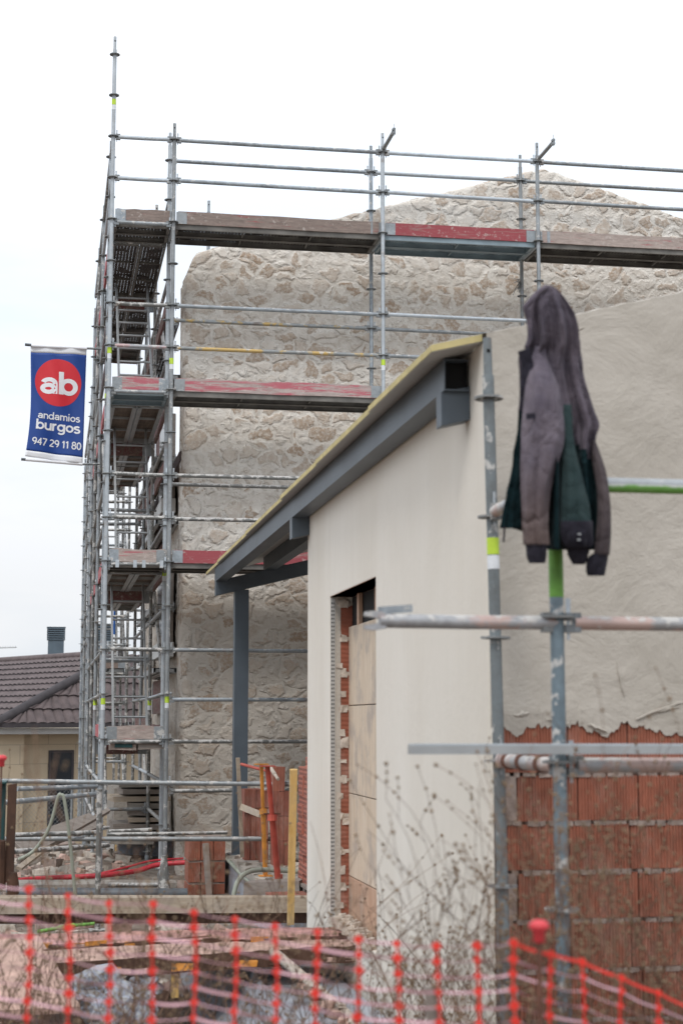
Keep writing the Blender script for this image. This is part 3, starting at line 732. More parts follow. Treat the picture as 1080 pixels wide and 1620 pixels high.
# ================================================================== MAIN SCAFFOLD
X0, Y0 = .593, 18.75
UI = .714; U2 = 3.215; U3 = 5.145; U4 = 7.7
VV = [0, .73, 3.3, 5.37, 7.44]
base = Vector((X0, Y0, .35))
def main_scaffold():
    sc = thing('facade_scaffold', 'tall galvanised scaffold with decks wrapped round the stone gable corner', 'scaffold', base)
    Up = lambda u, v, z0, z1, **k: upright(sc, base, X0+u, Y0+v, z0, z1, **k)
    Le = lambda u0, v0, u1, v1, z, mat='galv', **k: ledger(sc, base, (X0+u0, Y0+v0, z), (X0+u1, Y0+v1, z), mat, **k)
    # uprights, front row
    Up(0, 0, .3, 10.22, mat='galv_new', stick=(9.38, 6.40, 2.38))
    Up(UI, 0, .3, 9.2, stick=(6.3, 2.4), mat='galv')
    Up(U2, 0, .3, 9.24, mat='galv_new', stick=(6.38,)); Up(U3, 0, .3, 9.24, mat='galv'); Up(U4, 0, .3, 9.24)
    # second row
    Up(0, .73, .3, 9.2, mat='galv', stick=(6.0,)); Up(UI, .73, .3, 9.35, mat='galv_new', stick=(8.22, 6.0, 3.9)); Up(U2, .73, .8, 9.34, mat='galv', stick=(6.0,)); Up(U3, .73, .8, 9.34); Up(U4, .73, .8, 9.34)
    for i, v in enumerate(VV[2:]):
        Up(0, v, .3, 9.2 if i < 2 else 8.8, mat='galv_dirty' if i % 2 else 'galv', stick=(2.4,) if i == 0 else ()); Up(UI, v, .3, 9.25, mat='galv' if i % 2 else 'galv_dirty', stick=(2.4,) if i < 1 else ())
    Up(1.43, 3.3, 7.35, 9.35, mat='galv'); Up(1.2, 3.3, 7.3, 8.25, mat='galv_dirty', ring0=8.0)
    Le(UI, 3.3, 1.43, 3.3, 9.0)
    mats = ['galv', 'galv_dirty', 'galv', 'galv_new']
    # front rails
    bays = [(0, UI), (UI, U2), (U2, U3), (U3, U4)]
    for z in (9.0, 8.5):
        for i, (a, b) in enumerate(bays): Le(a, 0, b, 0, z, ['galv_new', 'galv', 'galv_new', 'galv'][i])
    for z in (7.0, 6.5): Le(0, 0, UI, 0, z, 'galv_pink' if z < 7 else 'galv_dirty')
    Le(UI, 0, U2, 0, 7.0, 'galv'); Le(UI, 0, U2, 0, 6.5, 'galv_yellow'); Le(U2, 0, U3, 0, 7.0, 'galv_new'); Le(U2, 0, U3, 0, 6.5, 'galv')
    Le(U3, 0, U4, 0, 7.0); Le(U3, 0, U4, 0, 6.5)
    for z in (5.0, 4.5, 3.0): Le(0, 0, UI, 0, z, 'galv_dirty'); Le(UI, 0, U2, 0, z, 'galv_dirty' if z != 3 else 'galv')
    Le(UI, 0, U2, 0, 2.44, 'galv'); Le(UI, 0, U2, 0, 1.96, 'galv_dirty'); Le(UI, 0, U2, 0, 1.5, 'galv'); Le(UI, 0, U2, 0, 1.42, 'galv_dirty')
    # wall side rails of the front run
    Le(UI, .73, U2, .73, 9.0); Le(U2, .73, U3, .73, 9.0, 'galv_new'); Le(U3, .73, U4, .73, 9.0)
    Le(UI, .73, U2, .73, 7.0, 'galv_yellow'); Le(U2, .73, U3, .73, 7.0); Le(UI, .73, U2, .73, 5.0, 'galv_dirty')
    # cantilevered tubes at the top
    for u in (U2, U3): Le(u, 0, u, -.72, 9.02, 'galv_dirty', name='transom_tube')
    # transoms
    for z in (8, 6, 4, 2):
        Le(0, 0, UI, 0, z-.035, 'galv_dirty' if z < 6 else 'galv', name='transom_tube')
        for u in ((0, UI, U2, U3, U4) if z in (8,) else (0, UI, U2) if z in (6, 4) else (0, UI)): Le(u, 0, u, .73, z-.035, 'galv', name='transom_tube')
    # decks and toe boards of the front run
    for z, ks in ((8, ('rust', 'rust', 'blue', 'rust')), (6, ('blue', 'grey')), (4, ('grey', 'grey'))):
        for (a, b), kd in zip(bays, ks): deck(sc, base, X0+a+.03, X0+b-.03, Y0+.05, Y0+.69, z, 'x', kd)
    tb = {8: ('toe', 'toe', 'toe_red', 'toe_grey'), 6: ('toe_pale', 'toe_pale'), 4: ('toe_grey', 'toe_red'), 2: ('toe_grey',)}
    for z, ks in tb.items():
        for (a, b), kd in zip(bays, ks): toe(sc, base, (X0+a+.06, Y0+.045, z-.008), (X0+b-.04, Y0+.045, z-.008), kd)
    # mortar-crusted planks at the lowest lift
    m = MB()
    m.box(Vector((X0+.09, Y0+.02, 1.87))-base, Vector((X0+.38, Y0+.7, 1.99))-base, M['mortar'], None, .01); m.box(Vector((X0+.14, Y0+.012, 1.90))-base, Vector((X0+.33, Y0+.03, 1.97))-base, M['rebar_green'], None, .008)
    m.box(Vector((X0+.40, Y0+.02, 1.88))-base, Vector((X0+.68, Y0+.7, 1.98))-base, M['timber_grey'], None, .006); m.build('crusted_plank', sc)
    for z in (4,):   # hooks of the plywood decks over the transom
        for u in (.13, .33, .43, .63):
            m = MB(); m.box(Vector((X0+u-.02, Y0-.03, z-.075))-base, Vector((X0+u+.02, Y0-.026, z+.01))-base, M['galv_new']); m.build('deck_hook', sc)
    # ---- run along the left side of the house
    sides = list(zip(VV[1:], VV[2:]))
    for z in (8, 6, 4, 2):
        for i, (a, b) in enumerate(sides):
            if z == 2 and i > 0: continue
            deck(sc, base, X0+.05, X0+UI-.03, Y0+a+.04, Y0+b-.04, z-.02, 'y', {8: 'rust', 6: 'ply', 4: 'ply', 2: 'grey'}[z])
            toe(sc, base, (X0+.02, Y0+a+.05, z), (X0+.02, Y0+b-.05, z), 'toe_y')
        for v in VV[1:]: Le(0, v, UI, v, z-.05, 'galv_dirty', name='transom_tube')
        toe(sc, base, (X0+.05, Y0+VV[2]+.1, z-.24), (X0+UI-.04, Y0+VV[2]+.1, z-.24), 'toe_brown', .2)
        if z in (8, 6): toe(sc, base, (X0+.05, Y0+VV[4]-.05, z-.1), (X0+UI-.04, Y0+VV[4]-.05, z-.1), 'toe_brown', .3)
    for z in (9, 8.5, 7, 6.5, 5, 4.5, 3, 2.5, 1.5, 1.0):
        Le(0, 0, 0, .73, z, 'galv_dirty')
        for i, (a, b) in enumerate(sides):
            if z > 8.4 and i > 2: continue
            Le(0, a, 0, b, z, random.choice(mats))
    for z in (7.5, 5.5, 3.5, 2.5, 1.5):
        for a, b in sides[:3]: Le(UI, a, UI, b, z, random.choice(mats))
    for z in (5, 3, 1.05, .62): Le(0, 3.3, UI, 3.3, z, 'galv'); Le(0, 5.37, UI, 5.37, z+.06, 'galv')
    # brackets that carry planks close to the house wall
    for z in (7.6, 5.7, 3.7):
        for v in VV[2:]:
            Le(UI, v, UI+.34, v, z, 'galv_dirty', name='bracket_tube')
        deck(sc, base, X0+UI+.03, X0+UI+.33, Y0+3.3, Y0+7.3, z+.05, 'y', 'rust' if z > 7 else 'ply')
    for z in (6.9, 4.9, 2.9):
        deck(sc, base, X0+UI+.05, X0+UI+.36, Y0+3.4, Y0+7.3, z, 'y', 'ply')
    for z in (7.2, 5.9, 5.2, 3.9, 2.0):
        toe(sc, base, (X0+UI+.02, Y0+.8, z), (X0+UI+.02, Y0+3.2, z), 'toe_brown'); toe(sc, base, (X0+UI+.02, Y0+3.4, z+.05), (X0+UI+.02, Y0+7.2, z+.05), 'toe_brown', .2)
    for z in (6.25, 4.3, 2.3):
        toe(sc, base, (X0+UI+.30, Y0+5.3, z), (X0+UI+.30, Y0+7.4, z), 'toe_brown', .5)
    for z in (8.5, 6.5, 4.5, 2.5, 1.05): Le(UI, .73, UI, 3.3, z, 'galv_dirty')
    # braces
    for (u, v0, z0, v1, z1) in ((0, .73, 4.1, 3.3, 5.9), (UI, .73, 2.2, 3.3, 3.9), (UI, .73, 6.1, 3.3, 7.8), (0, 3.3, 2.1, 5.37, 3.9), (UI, 3.3, .4, 5.37, 1.9), (UI, 3.3, 4.2, 5.37, 5.8), (0, 0, 1.2, .73, 1.9)):
        ledger(sc, base, (X0+u+.045, Y0+v0, z0), (X0+u+.045, Y0+v1, z1), 'galv_dirty', False, 'brace_tube')
    for (p, q) in (((.05, .9, 6.0), (.05, 2.6, 7.9)), ((.05, 1.1, 4.0), (.05, 2.4, 5.95)), ((.1, 1.1, 2.0), (.1, 2.5, 3.95))):
        ladder(sc, base, (X0+.36, Y0+p[1], p[2]), (X0+.36, Y0+q[1], q[2]), .40, (1, 0, 0))
    # base jacks
    for (u, v) in ((0, 0), (UI, 0), (0, .73), (UI, .73), (0, 3.3), (UI, 3.3), (U2, 0)):
        m = MB(); c = Vector((X0+u, Y0+v, .33))-base; m.box(c-Vector((.075, .075, .02)), c+Vector((.075, .075, -.01)), M['galv_dirty']); m.tube([c, c+Vector((0,0,.12))], .034, M['galv'], 10)
        m.build('base_jack', sc)
    # rope lashing at the third bay
    m = MB()
    for _ in range(26):
        c = Vector((X0+U3-.02, Y0+.72, 7.66))-base; p = c+Vector([random.uniform(-.07, .07) for _ in range(3)])
        m.tube([c, (c+p)/2+Vector([random.uniform(-.03, .03) for _ in range(3)]), p+Vector((random.uniform(-.06, .02), 0, random.uniform(-.1, .02)))], .004, M['ring'], 4)
    m.build('lashing', sc)
    return sc
main_scaffold()

def rear_scaffold():
    b = Vector((X0, Y0+10, .3)); sc = thing('rear_scaffold', 'lower scaffold at the back left, half hidden behind the tall one', 'scaffold', b)
    vs = [10.01, 12.58, 15.15]
    for i, v in enumerate(vs):
        upright(sc, b, X0+.03, Y0+v, .0, 8.05-.5*(i > 0), mat='galv', ring0=.25, pitch=.25 if i == 0 else .5); upright(sc, b, X0+UI, Y0+v, .0, 8.0, mat='galv_dirty'); upright(sc, b, X0+UI+.55, Y0+v, .0, 7.6)
    for v in vs[:2]:
        for z in (7.5, 7.0, 6.5, 6.0, 5.5, 5.0, 4.55, 4.0, 3.5, 3.0, 2.5, 2.0, 1.5, 1.0): ledger(sc, b, (X0+.03, Y0+v, z), (X0+UI, Y0+v, z), random.choice(['galv', 'galv_dirty']))
    for z in (5.0, 4.0, 3.0, 2.0): ledger(sc, b, (X0+UI, Y0+10.01, z+.1), (X0+UI+.55, Y0+10.01, z+.1), 'galv')
    for z in (6.6, 4.9, 3.1):
        deck(sc, b, X0+.06, X0+UI-.03, Y0+10.1, Y0+12.5, z, 'y', 'ply'); toe(sc, b, (X0+.06, Y0+10.08, z), (X0+UI-.05, Y0+10.08, z), 'toe')
        for a, c in zip(vs, vs[1:]): ledger(sc, b, (X0+.03, Y0+a, z+1), (X0+.03, Y0+c, z+1), 'galv'); ledger(sc, b, (X0+.03, Y0+a, z+.5), (X0+.03, Y0+c, z+.5), 'galv')
    for z0 in (.8, 2.7, 4.5): ledger(sc, b, (X0+UI, Y0+10.05, z0), (X0+UI, Y0+12.5, z0+1.7), 'galv_dirty', False, 'brace_tube')
    ladder(sc, b, (X0+.36, Y0+10.3, 3.1), (X0+.36, Y0+11.6, 5.0), .4, (1, 0, 0)); ladder(sc, b, (X0+.36, Y0+10.3, 5.0), (X0+.36, Y0+11.6, 6.6), .4, (1, 0, 0))
    m = MB(); m.tube([(X0+.5-b.x, .4, z-b.z) for z in (4.7, 4.2, 3.7)], .02, M['blue_cloth'], 6); m.build('rope', sc)
rear_scaffold()

# ================================================================== FOREGROUND SCAFFOLD (right)
def near_scaffold():
    YB_, YFp = 6.55, 5.50
    pb0, pb1 = atY(770, 535, YB_), atY(797, 1500, YB_)
    b = Vector((1.8, 6.5, .45)); sc = thing('foreground_scaffold', 'blue grey scaffold posts and pipes close to the camera in front of the half-rendered wall', 'scaffold', b)
    lx = (pb1.x-pb0.x)/(pb1.z-pb0.z); ly = 0
    z0 = .45; xb = pb0.x+lx*(z0-pb0.z); yb = pb0.y+ly*(z0-pb0.z)
    back = upright(sc, b, xb, yb, z0, pb0.z, mat='galv_near', lean=(lx, ly), ring0=atY(790, 1402, YB_).z, pitch=.5, stick=(2.88,), n=24)
    back['label'] = 'rear post with a lime sticker'
    pf0, pf1 = atY(876, 759, YFp), atY(889, 1438, YFp)
    lx2 = (pf1.x-pf0.x)/(pf1.z-pf0.z); ly2 = 0; xf = pf0.x+lx2*(z0-pf0.z); yf = pf0.y
    ZR = [atY(880, y, YFp).z for y in (1438, 1211, 985, 759)]
    front = upright(sc, b, xf, yf, z0, 3.66, mat='galv_near', lean=(lx2, 0), ring0=ZR[0]-.5, pitch=.4975, n=24)
    front['label'] = 'front post sprayed lime green near the jacket'
    m = MB(); zg0, zg1 = atY(880, 945, YFp).z, 2.86
    P = lambda z: (lx2*(z-z0), 0, z-z0)
    m.tube([P(zg0), P(zg0+.06), P(zg1)], [RT_+.0008, RT_+.0012, RT_+.0012], M['lime'], 20, False); m.build('green_spray', front)
    fx = lambda z: xf+lx2*(z-z0)
    bxp = lambda z: (xb+lx*(z-z0), yb+ly*(z-z0))
    # ledgers
    def led(p, q, mat, r=.0242, heads=True, n=20, nm='ledger_tube'): return ledger(sc, b, p, q, mat, heads, nm, 0, r, n)
    z1 = ZR[2]; led((fx(z1), yf, z1), (fx(z1)+2.5, yf+.02, z1+.0), 'galv_rose')
    # loose ledger sticking out to the left with its open wedge head
    pl = atY(600, 987, YFp); le = led((fx(z1), yf, z1), (pl.x, yf-.0, z1), 'galv_rose', heads=False)
    from_mesh('wedge_head', HEAD, le, (-.035, 0, 0), (0, 0, 0))
    m = MB(); e = Vector((pl.x, yf, z1))-b
    for s in (-1, 1):
        m.add([e+Vector(v) for v in ((.02,-.018,s*.004), (.02,.018,s*.004), (-.015,.018,s*.010), (-.015,-.018,s*.010), (-.052,.014,s*.016), (-.052,-.014,s*.016), (.02,-.018,s*.027), (.02,.018,s*.027), (-.02,.018,s*.033), (-.02,-.018,s*.033), (-.05,.014,s*.030), (-.05,-.014,s*.030))],
              [(0,1,2,3),(3,2,4,5),(6,9,8,7),(9,11,10,8),(0,3,9,6),(3,5,11,9),(1,7,8,2),(2,8,10,4),(5,4,10,11),(0,6,7,1)], M['galv_rose'])
    m.box(e+Vector((-.005, -.004, .026)), e+Vector((.115, .004, .052)), M['galv'], Matrix.Rotation(-.08, 3, 'Y')); m.build('open_wedge_head', sc)
    z2 = ZR[1]; led((fx(z2), yf, z2), (fx(z2)+2.5, yf, z2), 'galv_rose', .0265)
    t_ = NT('patchy_green_spray'); p_ = t_.pos(); s_ = t_.n('ShaderNodeSeparateXYZ'); t_.l(t_.n('ShaderNodeNewGeometry').outputs['Normal'], s_.inputs[0]); t_.col(t_.mix(t_.rng(t_.math('ADD', s_.outputs[2], t_.math('MULTIPLY', t_.noise(p_, 14, 6, .7), 1.6)), .55, .95), t_.mix(t_.noise(p_, 30, 4), (.10,.30,.03), (.22,.42,.12)), (.55,.56,.54))); t_.rough(.7); patchy = t_.m
    z3 = ZR[3]; g = led((fx(z3), yf, z3-.012), (fx(z3)+2.4, yf, z3-.005), 'galv_new', .0245)
    m = MB(); m.tube([(fx(z3)+.13-b.x, yf-b.y, z3-.016-b.z), (fx(z3)+1.0-b.x, yf-b.y, z3-.014-b.z)], .0249, M['lime'], 20, False)
    gp = m.build('green_spray', sc); gp.data.materials[0] = patchy
    # transoms from the front post to the rear post
    x, y = bxp(atY(780, 812, YB_).z); led((fx(z3), yf, z3), (x, y, atY(780, 812, YB_).z), 'galv_rose')
    zc = atY(790, 1202, YB_).z; x, y = bxp(zc); tr = led((fx(z2), yf, z2), (x, y, zc), 'galv_rose', .027)
    p = Vector((fx(z2), yf, z2))-b; q = Vector((x, y, zc))-b
    for t in (.25, .55, .8, .9):
        c = p.lerp(q, t); dd = (q-p).normalized(); m = MB().tube([c-dd*.02, c+dd*.02], .034, M['rust'] if t < .85 else M['galv_rose'], 16); m.build('coupler', sc)
    # aluminium straight edge lying across the posts
    p = atY(647, 1186, YFp-.07); q = Vector((p.x+2.3, p.y-.02, p.z-.006)); m = MB(); c0 = p.copy()
    m.beam(Vector((0,0,0)), q-p, .05, .030, M['alu']); m.beam(Vector((0,0,.017)), q-p+Vector((0,0,.017)), .02, .006, M['galv_new'])
    o = m.build('straight_edge'); o.location = p; tag(o, 'pale aluminium straight edge lying level across the foreground scaffold pipe', 'straight edge')
near_scaffold()

# ================================================================== BANNER
M['b_blue'] = simple('blue_banner_cloth', (.008,.055,.27), .55, 0, .06, 3, .03); M['b_red'] = simple('red_print', (.66,.022,.035), .55, 0, .05, 3, 0); M['b_white'] = simple('white_print', (.82,.83,.85), .55, 0, .03, 3, 0)
def banner():
    YB = Y0+3.2; c = lambda x, y: atY(x, y, YB)
    root = thing('advertising_banner', 'blue advertising banner with a red disc hung between two arms on the scaffold corner', 'banner', c(150, 560))
    loc = root.location.copy()
    TL, TR, BL, BR = c(49, 547), c(137.5, 551), c(40, 722), c(131, 734)
    def srf(u, v, off=0):     # u 0..1 left-right, v 0..1 top-bottom
        uu = u
        p = TL.lerp(TR, uu).lerp(BL.lerp(BR, uu), v)
        # lower left corner sweeps out, left edge hangs straight first
        sag = .045*(1-u)*math.sin(math.pi*v)**1*(.4+.9*v)
        p = p+Vector((sag, 0, 0))
        w_ = .022*math.sin((u*1.1+v*.75)*6.2)*(.25+.75*v)+.012*math.sin((u*2.3-v*1.2)*6+1)
        return p+Vector((0, w_-off, 0))-loc
    nu, nv = 28, 50; m = MB()
    def strip(v0, v1, mt, off=0):
        n = max(2, int(nv*(v1-v0))+1); vs = []
        for j in range(n+1):
            for i in range(nu+1): vs.append(srf(i/nu, v0+(v1-v0)*j/n, off))
        for j in range(n+1):
            for i in range(nu+1): vs.append(srf(i/nu, v0+(v1-v0)*j/n, off)+Vector((0, .002, 0)))
        N = (nu+1)*(n+1); fs = []
        for j in range(n):
            for i in range(nu):
                a = j*(nu+1)+i; fs.append((a, a+nu+1, a+nu+2, a+1)); fs.append((N+a, N+a+1, N+a+nu+2, N+a+nu+1))
        for i in range(nu): fs.append((i, i+1, N+i+1, N+i)); a = n*(nu+1)+i; fs.append((a, N+a, N+a+1, a+1))
        for j in range(n): a = j*(nu+1); fs.append((a, N+a, N+a+nu+1, a+nu+1)); a += nu; fs.append((a, a+nu+1, N+a+nu+1, N+a))
        m.add(vs, fs, mt, True)
    strip(0, .058, M['b_white']); strip(.058, .945, M['b_blue']); strip(.945, 1, M['b_white']); cl = m.build('cloth', root)
    # printed disc
    W_, H_ = (TR-TL).length, (TL-BL).length
    m = MB(); cu, cv, r = .50, .318, .425
    vs = [srf(cu, cv, .002)]; rings = 10; n = 48
    for k_ in range(1, rings+1):
        for j in range(n):
            t = 2*math.pi*j/n; vs.append(srf(cu+r*k_/rings*math.cos(t), cv+r*k_/rings*math.sin(t)*W_/H_, .002))
    fs = [(0, 1+(j+1)%n, 1+j) for j in range(n)]
    for k_ in range(rings-1):
        for j in range(n): a = 1+k_*n; fs.append((a+j, a+(j+1)%n, a+n+(j+1)%n, a+n+j))
    m.add(vs, fs, M['b_red'], True); m.build('printed_disc', root, recalc=False)
    def arc(cx, cy, rx, ry, a0, a1, n=18): return [(cx+rx*math.cos(math.radians(a0+(a1-a0)*i/n)), cy+ry*math.sin(math.radians(a0+(a1-a0)*i/n))) for i in range(n+1)]
    O = arc(.25, .26, .19, .20, 0, 360, 28)
    GL = {'a': (.52, [arc(.235, .17, .16, .115, 0, 360, 24), [(.42, .0), (.42, .33)]+arc(.255, .34, .165, .125, 4, 165, 14)]), 'b': (.53, [[(.07, 0), (.07, .74)], arc(.27, .26, .19, .205, 0, 360, 28)]), 'n': (.48, [[(.07, 0), (.07, .52)], arc(.235, .30, .165, .165, 180, 0)+[(.40, 0)]]),
          'd': (.53, [[(.44, 0), (.44, .74)], arc(.24, .26, .19, .205, 0, 360, 28)]), 'm': (.74, [[(.07, 0), (.07, .52)], arc(.215, .31, .145, .155, 180, 0)+[(.36, 0)], arc(.505, .31, .145, .155, 180, 0)+[(.65, 0)]]), 'i': (.21, [[(.09, 0), (.09, .50)], [(.09, .62), (.09, .74)]]),
          'o': (.50, [O]), 's': (.44, [arc(.21, .365, .15, .105, 25, 200, 10)+arc(.21, .155, .16, .115, 80, -155, 14)]), 'u': (.48, [[(.07, .52), (.07, .20)]+arc(.235, .21, .165, .16, 180, 360), [(.40, 0), (.40, .52)]]), 'r': (.33, [[(.07, 0), (.07, .52)], arc(.235, .28, .165, .19, 180, 78, 10)]),
          'g': (.53, [arc(.24, .26, .19, .20, 0, 360, 28), [(.44, .52), (.44, 0)]+arc(.255, -.02, .185, .15, 0, -150, 12)]), '9': (.46, [arc(.22, .49, .165, .18, 0, 360, 24), arc(.16, .42, .225, .37, 10, -75, 12)]), '4': (.46, [[(.33, 0), (.33, .68)], [(.35, .68), (.04, .22), (.44, .22)]]),
          '7': (.44, [[(.04, .66), (.40, .66), (.16, 0)]]), '2': (.46, [arc(.22, .50, .16, .17, 160, -30, 12)+[(.06, .06)], [(.05, .05), (.41, .05)]]), '1': (.34, [[(.20, 0), (.20, .70)], [(.20, .66), (.05, .52)]]), '8': (.46, [arc(.22, .53, .145, .15, 0, 360, 24), arc(.22, .20, .17, .175, 0, 360, 24)]), '0': (.46, [arc(.22, .355, .165, .32, 0, 360, 28)]), ' ': (.22, [])}
    def text(s, u0, u1, vb, hcap, wd, name='lettering'):
        adv = sum(GL[ch][0] for ch in s); m = MB(); x = 0; k_ = 0; sy = hcap/.74/H_; sx = (u1-u0)/adv
        for ch in s:
            for pl in GL[ch][1]:
                P = []
                for q, w in zip(pl, pl[1:]):
                    nn = max(1, int(math.dist(q, w)/.09)); P += [(q[0]+(w[0]-q[0])*i/nn, q[1]+(w[1]-q[1])*i/nn) for i in range(nn)]
                P.append(pl[-1]); vs = []; k_ += 1; closed = math.dist(P[0], P[-1]) < 1e-4
                for i in range(len(P)):
                    a_ = P[i-1] if i else (P[-2] if closed else P[0]); b_ = P[i+1] if i < len(P)-1 else (P[1] if closed else P[-1])
                    dx, dy = b_[0]-a_[0], b_[1]-a_[1]; L = math.hypot(dx, dy) or 1; nx_, ny_ = -dy/L*wd/2, dx/L*wd/2
                    for g in (1, -1): vs.append(srf(u0+sx*(x+P[i][0]+g*nx_), vb-sy*(P[i][1]+g*ny_), .0035+.0004*(k_ % 5)))
                m.add(vs, [(2*i, 2*i+1, 2*i+3, 2*i+2) for i in range(len(P)-1)], M['b_white'])
            x += GL[ch][0]
        m.build(name, root, recalc=False)
    text('ab', .165, .865, .420, .300, .135)
    text('andamios', .14, .93, .648, .098, .105); text('burgos', .12, .94, .745, .135, .125); text('947 29 11 80', .08, .97, .885, .100, .11)
    a, b = c(40, 545)-loc, c(160, 552)-loc; MB().tube([a, c(50, 546)-loc], .019, M['pipe_dark'], 10).tube([c(50, 547)-loc, c(138, 551.5)-loc], .021, M['b_white'], 10).tube([c(138, 551)-loc, b], .016, M['ring'], 10).build('arm', root)
    a = c(34, 726.5)-loc; MB().tube([a, c(41, 727)-loc], .019, M['pipe_dark'], 10).tube([c(41, 727)-loc, c(131, 734.5)-loc], .021, M['b_white'], 10).tube([c(131, 734.5)-loc, c(158, 734)-loc], .016, M['ring'], 10).build('arm', root)
banner()

# ================================================================== HOUSE BEHIND (left)
def back_house():
    A = ax(-5, 1146, 35); APX = ax(196, 1036, 38.2); far = ax(-40, 1050, 44.6); far.z = APX.z
    dl = (far-APX); dl.z = 0; dl.normalize(); df = Vector((dl.y, -dl.x, 0))
    if df.x < 0: df = -df
    root = thing('neighbour_house', 'single storey sandstone house with brown hipped tile roof behind the scaffold at left', 'house', (A.x, A.y, 0)); o = Vector((A.x, A.y, 0))
    ze = A.z
    m = MB()
    def tiled(P0, along, upv, L, Hh, ang0, ang1, pitch=.235, course=.36):
        """waves of clay tiles on a sloping plane: P0 eave corner, along eave dir, up slope dir; triangle clipped by ang0 on the left and ang1 on the right"""
        n = along.cross(upv).normalized(); n = n if n.z > 0 else -n
        rows = int(Hh/course)
        for r in range(rows+1):
            s0, s1 = r*course, min((r+1)*course+.05, Hh)
            if s1 <= s0: continue
            xa0, xa1 = ang0*s0, ang0*s1; xb = L-ang1*s0
            ncol = int((xb-xa0)/pitch)+1
            vs = []; st = 8
            cnt = ncol*st
            for i in range(cnt+1):
                t = xa0+i*pitch/st
                for s, lift in ((s0, .045), (s1, .0)):
                    tt = min(max(t, ang0*s), L-ang1*s)
                    h = .045*abs(math.sin(math.pi*t/pitch))**.7+lift
                    vs.append(P0-o+along*tt+upv*s+n*h)
            fs = [(2*i, 2*i+2, 2*i+3, 2*i+1) for i in range(cnt)]
            m.add(vs, fs, M['roof_tile'])
            m.add([v for v in [P0-o+along*(xa0+i*pitch/st)+upv*s0+n*(.045*abs(math.sin(math.pi*(xa0+i*pitch/st)/pitch))**.7+.045) for i in range(cnt+1)]+[P0-o+along*(xa0+i*pitch/st)+upv*s0+n*-.005 for i in range(cnt+1)]],
                  [(i, i+1, cnt+2+i, cnt+1+i) for i in range(cnt)], M['roof_ridge'])
    # front slope: eave along df, rises toward dl... (into depth)
    h = APX.z-ze; v = APX-A; run_f = v.dot(dl); run_s = v.dot(df)
    upf = (dl*run_f+Vector((0,0,h))).normalized(); upl = (df*run_s+Vector((0,0,h))).normalized()
    Lf, Ls = 12.0, 14.0
    Hf = math.hypot(run_f, h); Hs = math.hypot(run_s, h)
    tiled(A, df, upf, Lf, Hf, run_s/Hf, .3)
    # left slope: eave along dl from A, ridge from apex along dl
    tiled(A, dl, upl, Ls, Hs, run_f/Hs, 0)
    m.build('roof', root, recalc=False)
    r = MB(); r.tube([A-o+Vector((0,0,.03)), APX-o+Vector((0,0,.08))], .11, M['roof_ridge'], 8); q = APX+dl*Ls
    r.tube([APX-o+Vector((0,0,.05)), q-o+Vector((0,0,.05))], .09, M['roof_tile'], 8); r.build('ridge_tiles', root)
    g = MB(); E = A+Vector((0,0,-.02)); g.beam(E-o, E-o+df*Lf, .12, .10, M['roof_ridge']); g.beam(E-o+Vector((0,0,-.13))+dl*.2, E-o+df*Lf+Vector((0,0,-.13))+dl*.2, .3, .12, M['panel_white']); g.beam(E-o, E-o+dl*Ls, .12, .10, M['roof_ridge']); g.build('gutter', root)
    wl = MB(); c0 = A+df*.5+dl*.5
    rot = Matrix.Rotation(math.atan2(df.y, df.x), 3, 'Z')
    def wbox(x0, x1, y0, y1, z0, z1, mt, name, bev=0, par=root):
        mm = MB(); P = lambda a, b, z: c0+df*a+dl*b+Vector((0,0,z-c0.z))-o
        mm.add([P(x0,y0,z0), P(x1,y0,z0), P(x1,y1,z0), P(x0,y1,z0), P(x0,y0,z1), P(x1,y0,z1), P(x1,y1,z1), P(x0,y1,z1)], [(0,3,2,1),(4,5,6,7),(0,1,5,4),(1,2,6,5),(2,3,7,6),(3,0,4,7)], mt); return mm.build(name, par)
    wbox(0, 11.4, 0, 13, -.9, ze-.1, M['sandstone'], 'wall')
    # porch block projecting a little, with the window in it
    wbox(-1.2, .28, -.25, 3, -.9, ze-.12, M['sandstone'], 'porch_wall')
    wd = wbox(1.0, 1.62, -.02, .0, -.1, 1.55, M['roof_ridge'], 'window'); wbox(1.06, 1.56, -.03, -.021, -.04, 1.49, M['glass_dark'], 'pane', 0, wd)
    wd = wbox(5.0, 6.3, -.02, .0, .2, 1.5, M['roof_ridge'], 'window'); wbox(5.06, 6.24, -.03, -.021, .26, 1.44, M['glass_dark'], 'pane', 0, wd)
    # metal chimneys
    for (x0, x1, yt, yb, d, lab) in ((73.5, 104, 991, 1060, 44.5, 'free standing slate blue chimney with louvred top'), (128, 181, 988, 1060, 42.5, 'wider chimney behind the scaffold')):
        a, b = ax(x0, yb, d), ax(x1, yt, d); wdt = b.x-a.x; cy = a.y; cx = (a.x+b.x)/2
        mm = MB(); zt = b.z; zl = zt-.36
        mm.box(Vector((a.x+.03, cy, a.z-.8))-o, Vector((b.x-.03, cy+wdt*.9, zl))-o, M['chimney'])
        for i in range(6): z = zl+.01+i*.058; mm.box(Vector((a.x, cy-.03, z))-o, Vector((b.x, cy+wdt*.9+.03, z+.032))-o, M['chimney']); mm.box(Vector((a.x+.05, cy+.03, z+.03))-o, Vector((b.x-.05, cy+wdt*.85, z+.06))-o, M['roof_ridge'])
        mm.box(Vector((a.x-.01, cy-.04, zt-.02))-o, Vector((b.x+.01, cy+wdt*.9+.04, zt))-o, M['chimney']); co = mm.build('chimney', root); co['label'] = lab
    # aerial
    mm = MB(); p = ax(-30, 1026, 46)-o; q = ax(27, 1024, 46)-o; mm.tube([p, q], .012, M['ring'], 6)
    for i in range(9): c = p.lerp(q, .4+i*.07); mm.tube([c-Vector((0, .2, .03)), c+Vector((0, .2, .05))], .007, M['ring'], 4)
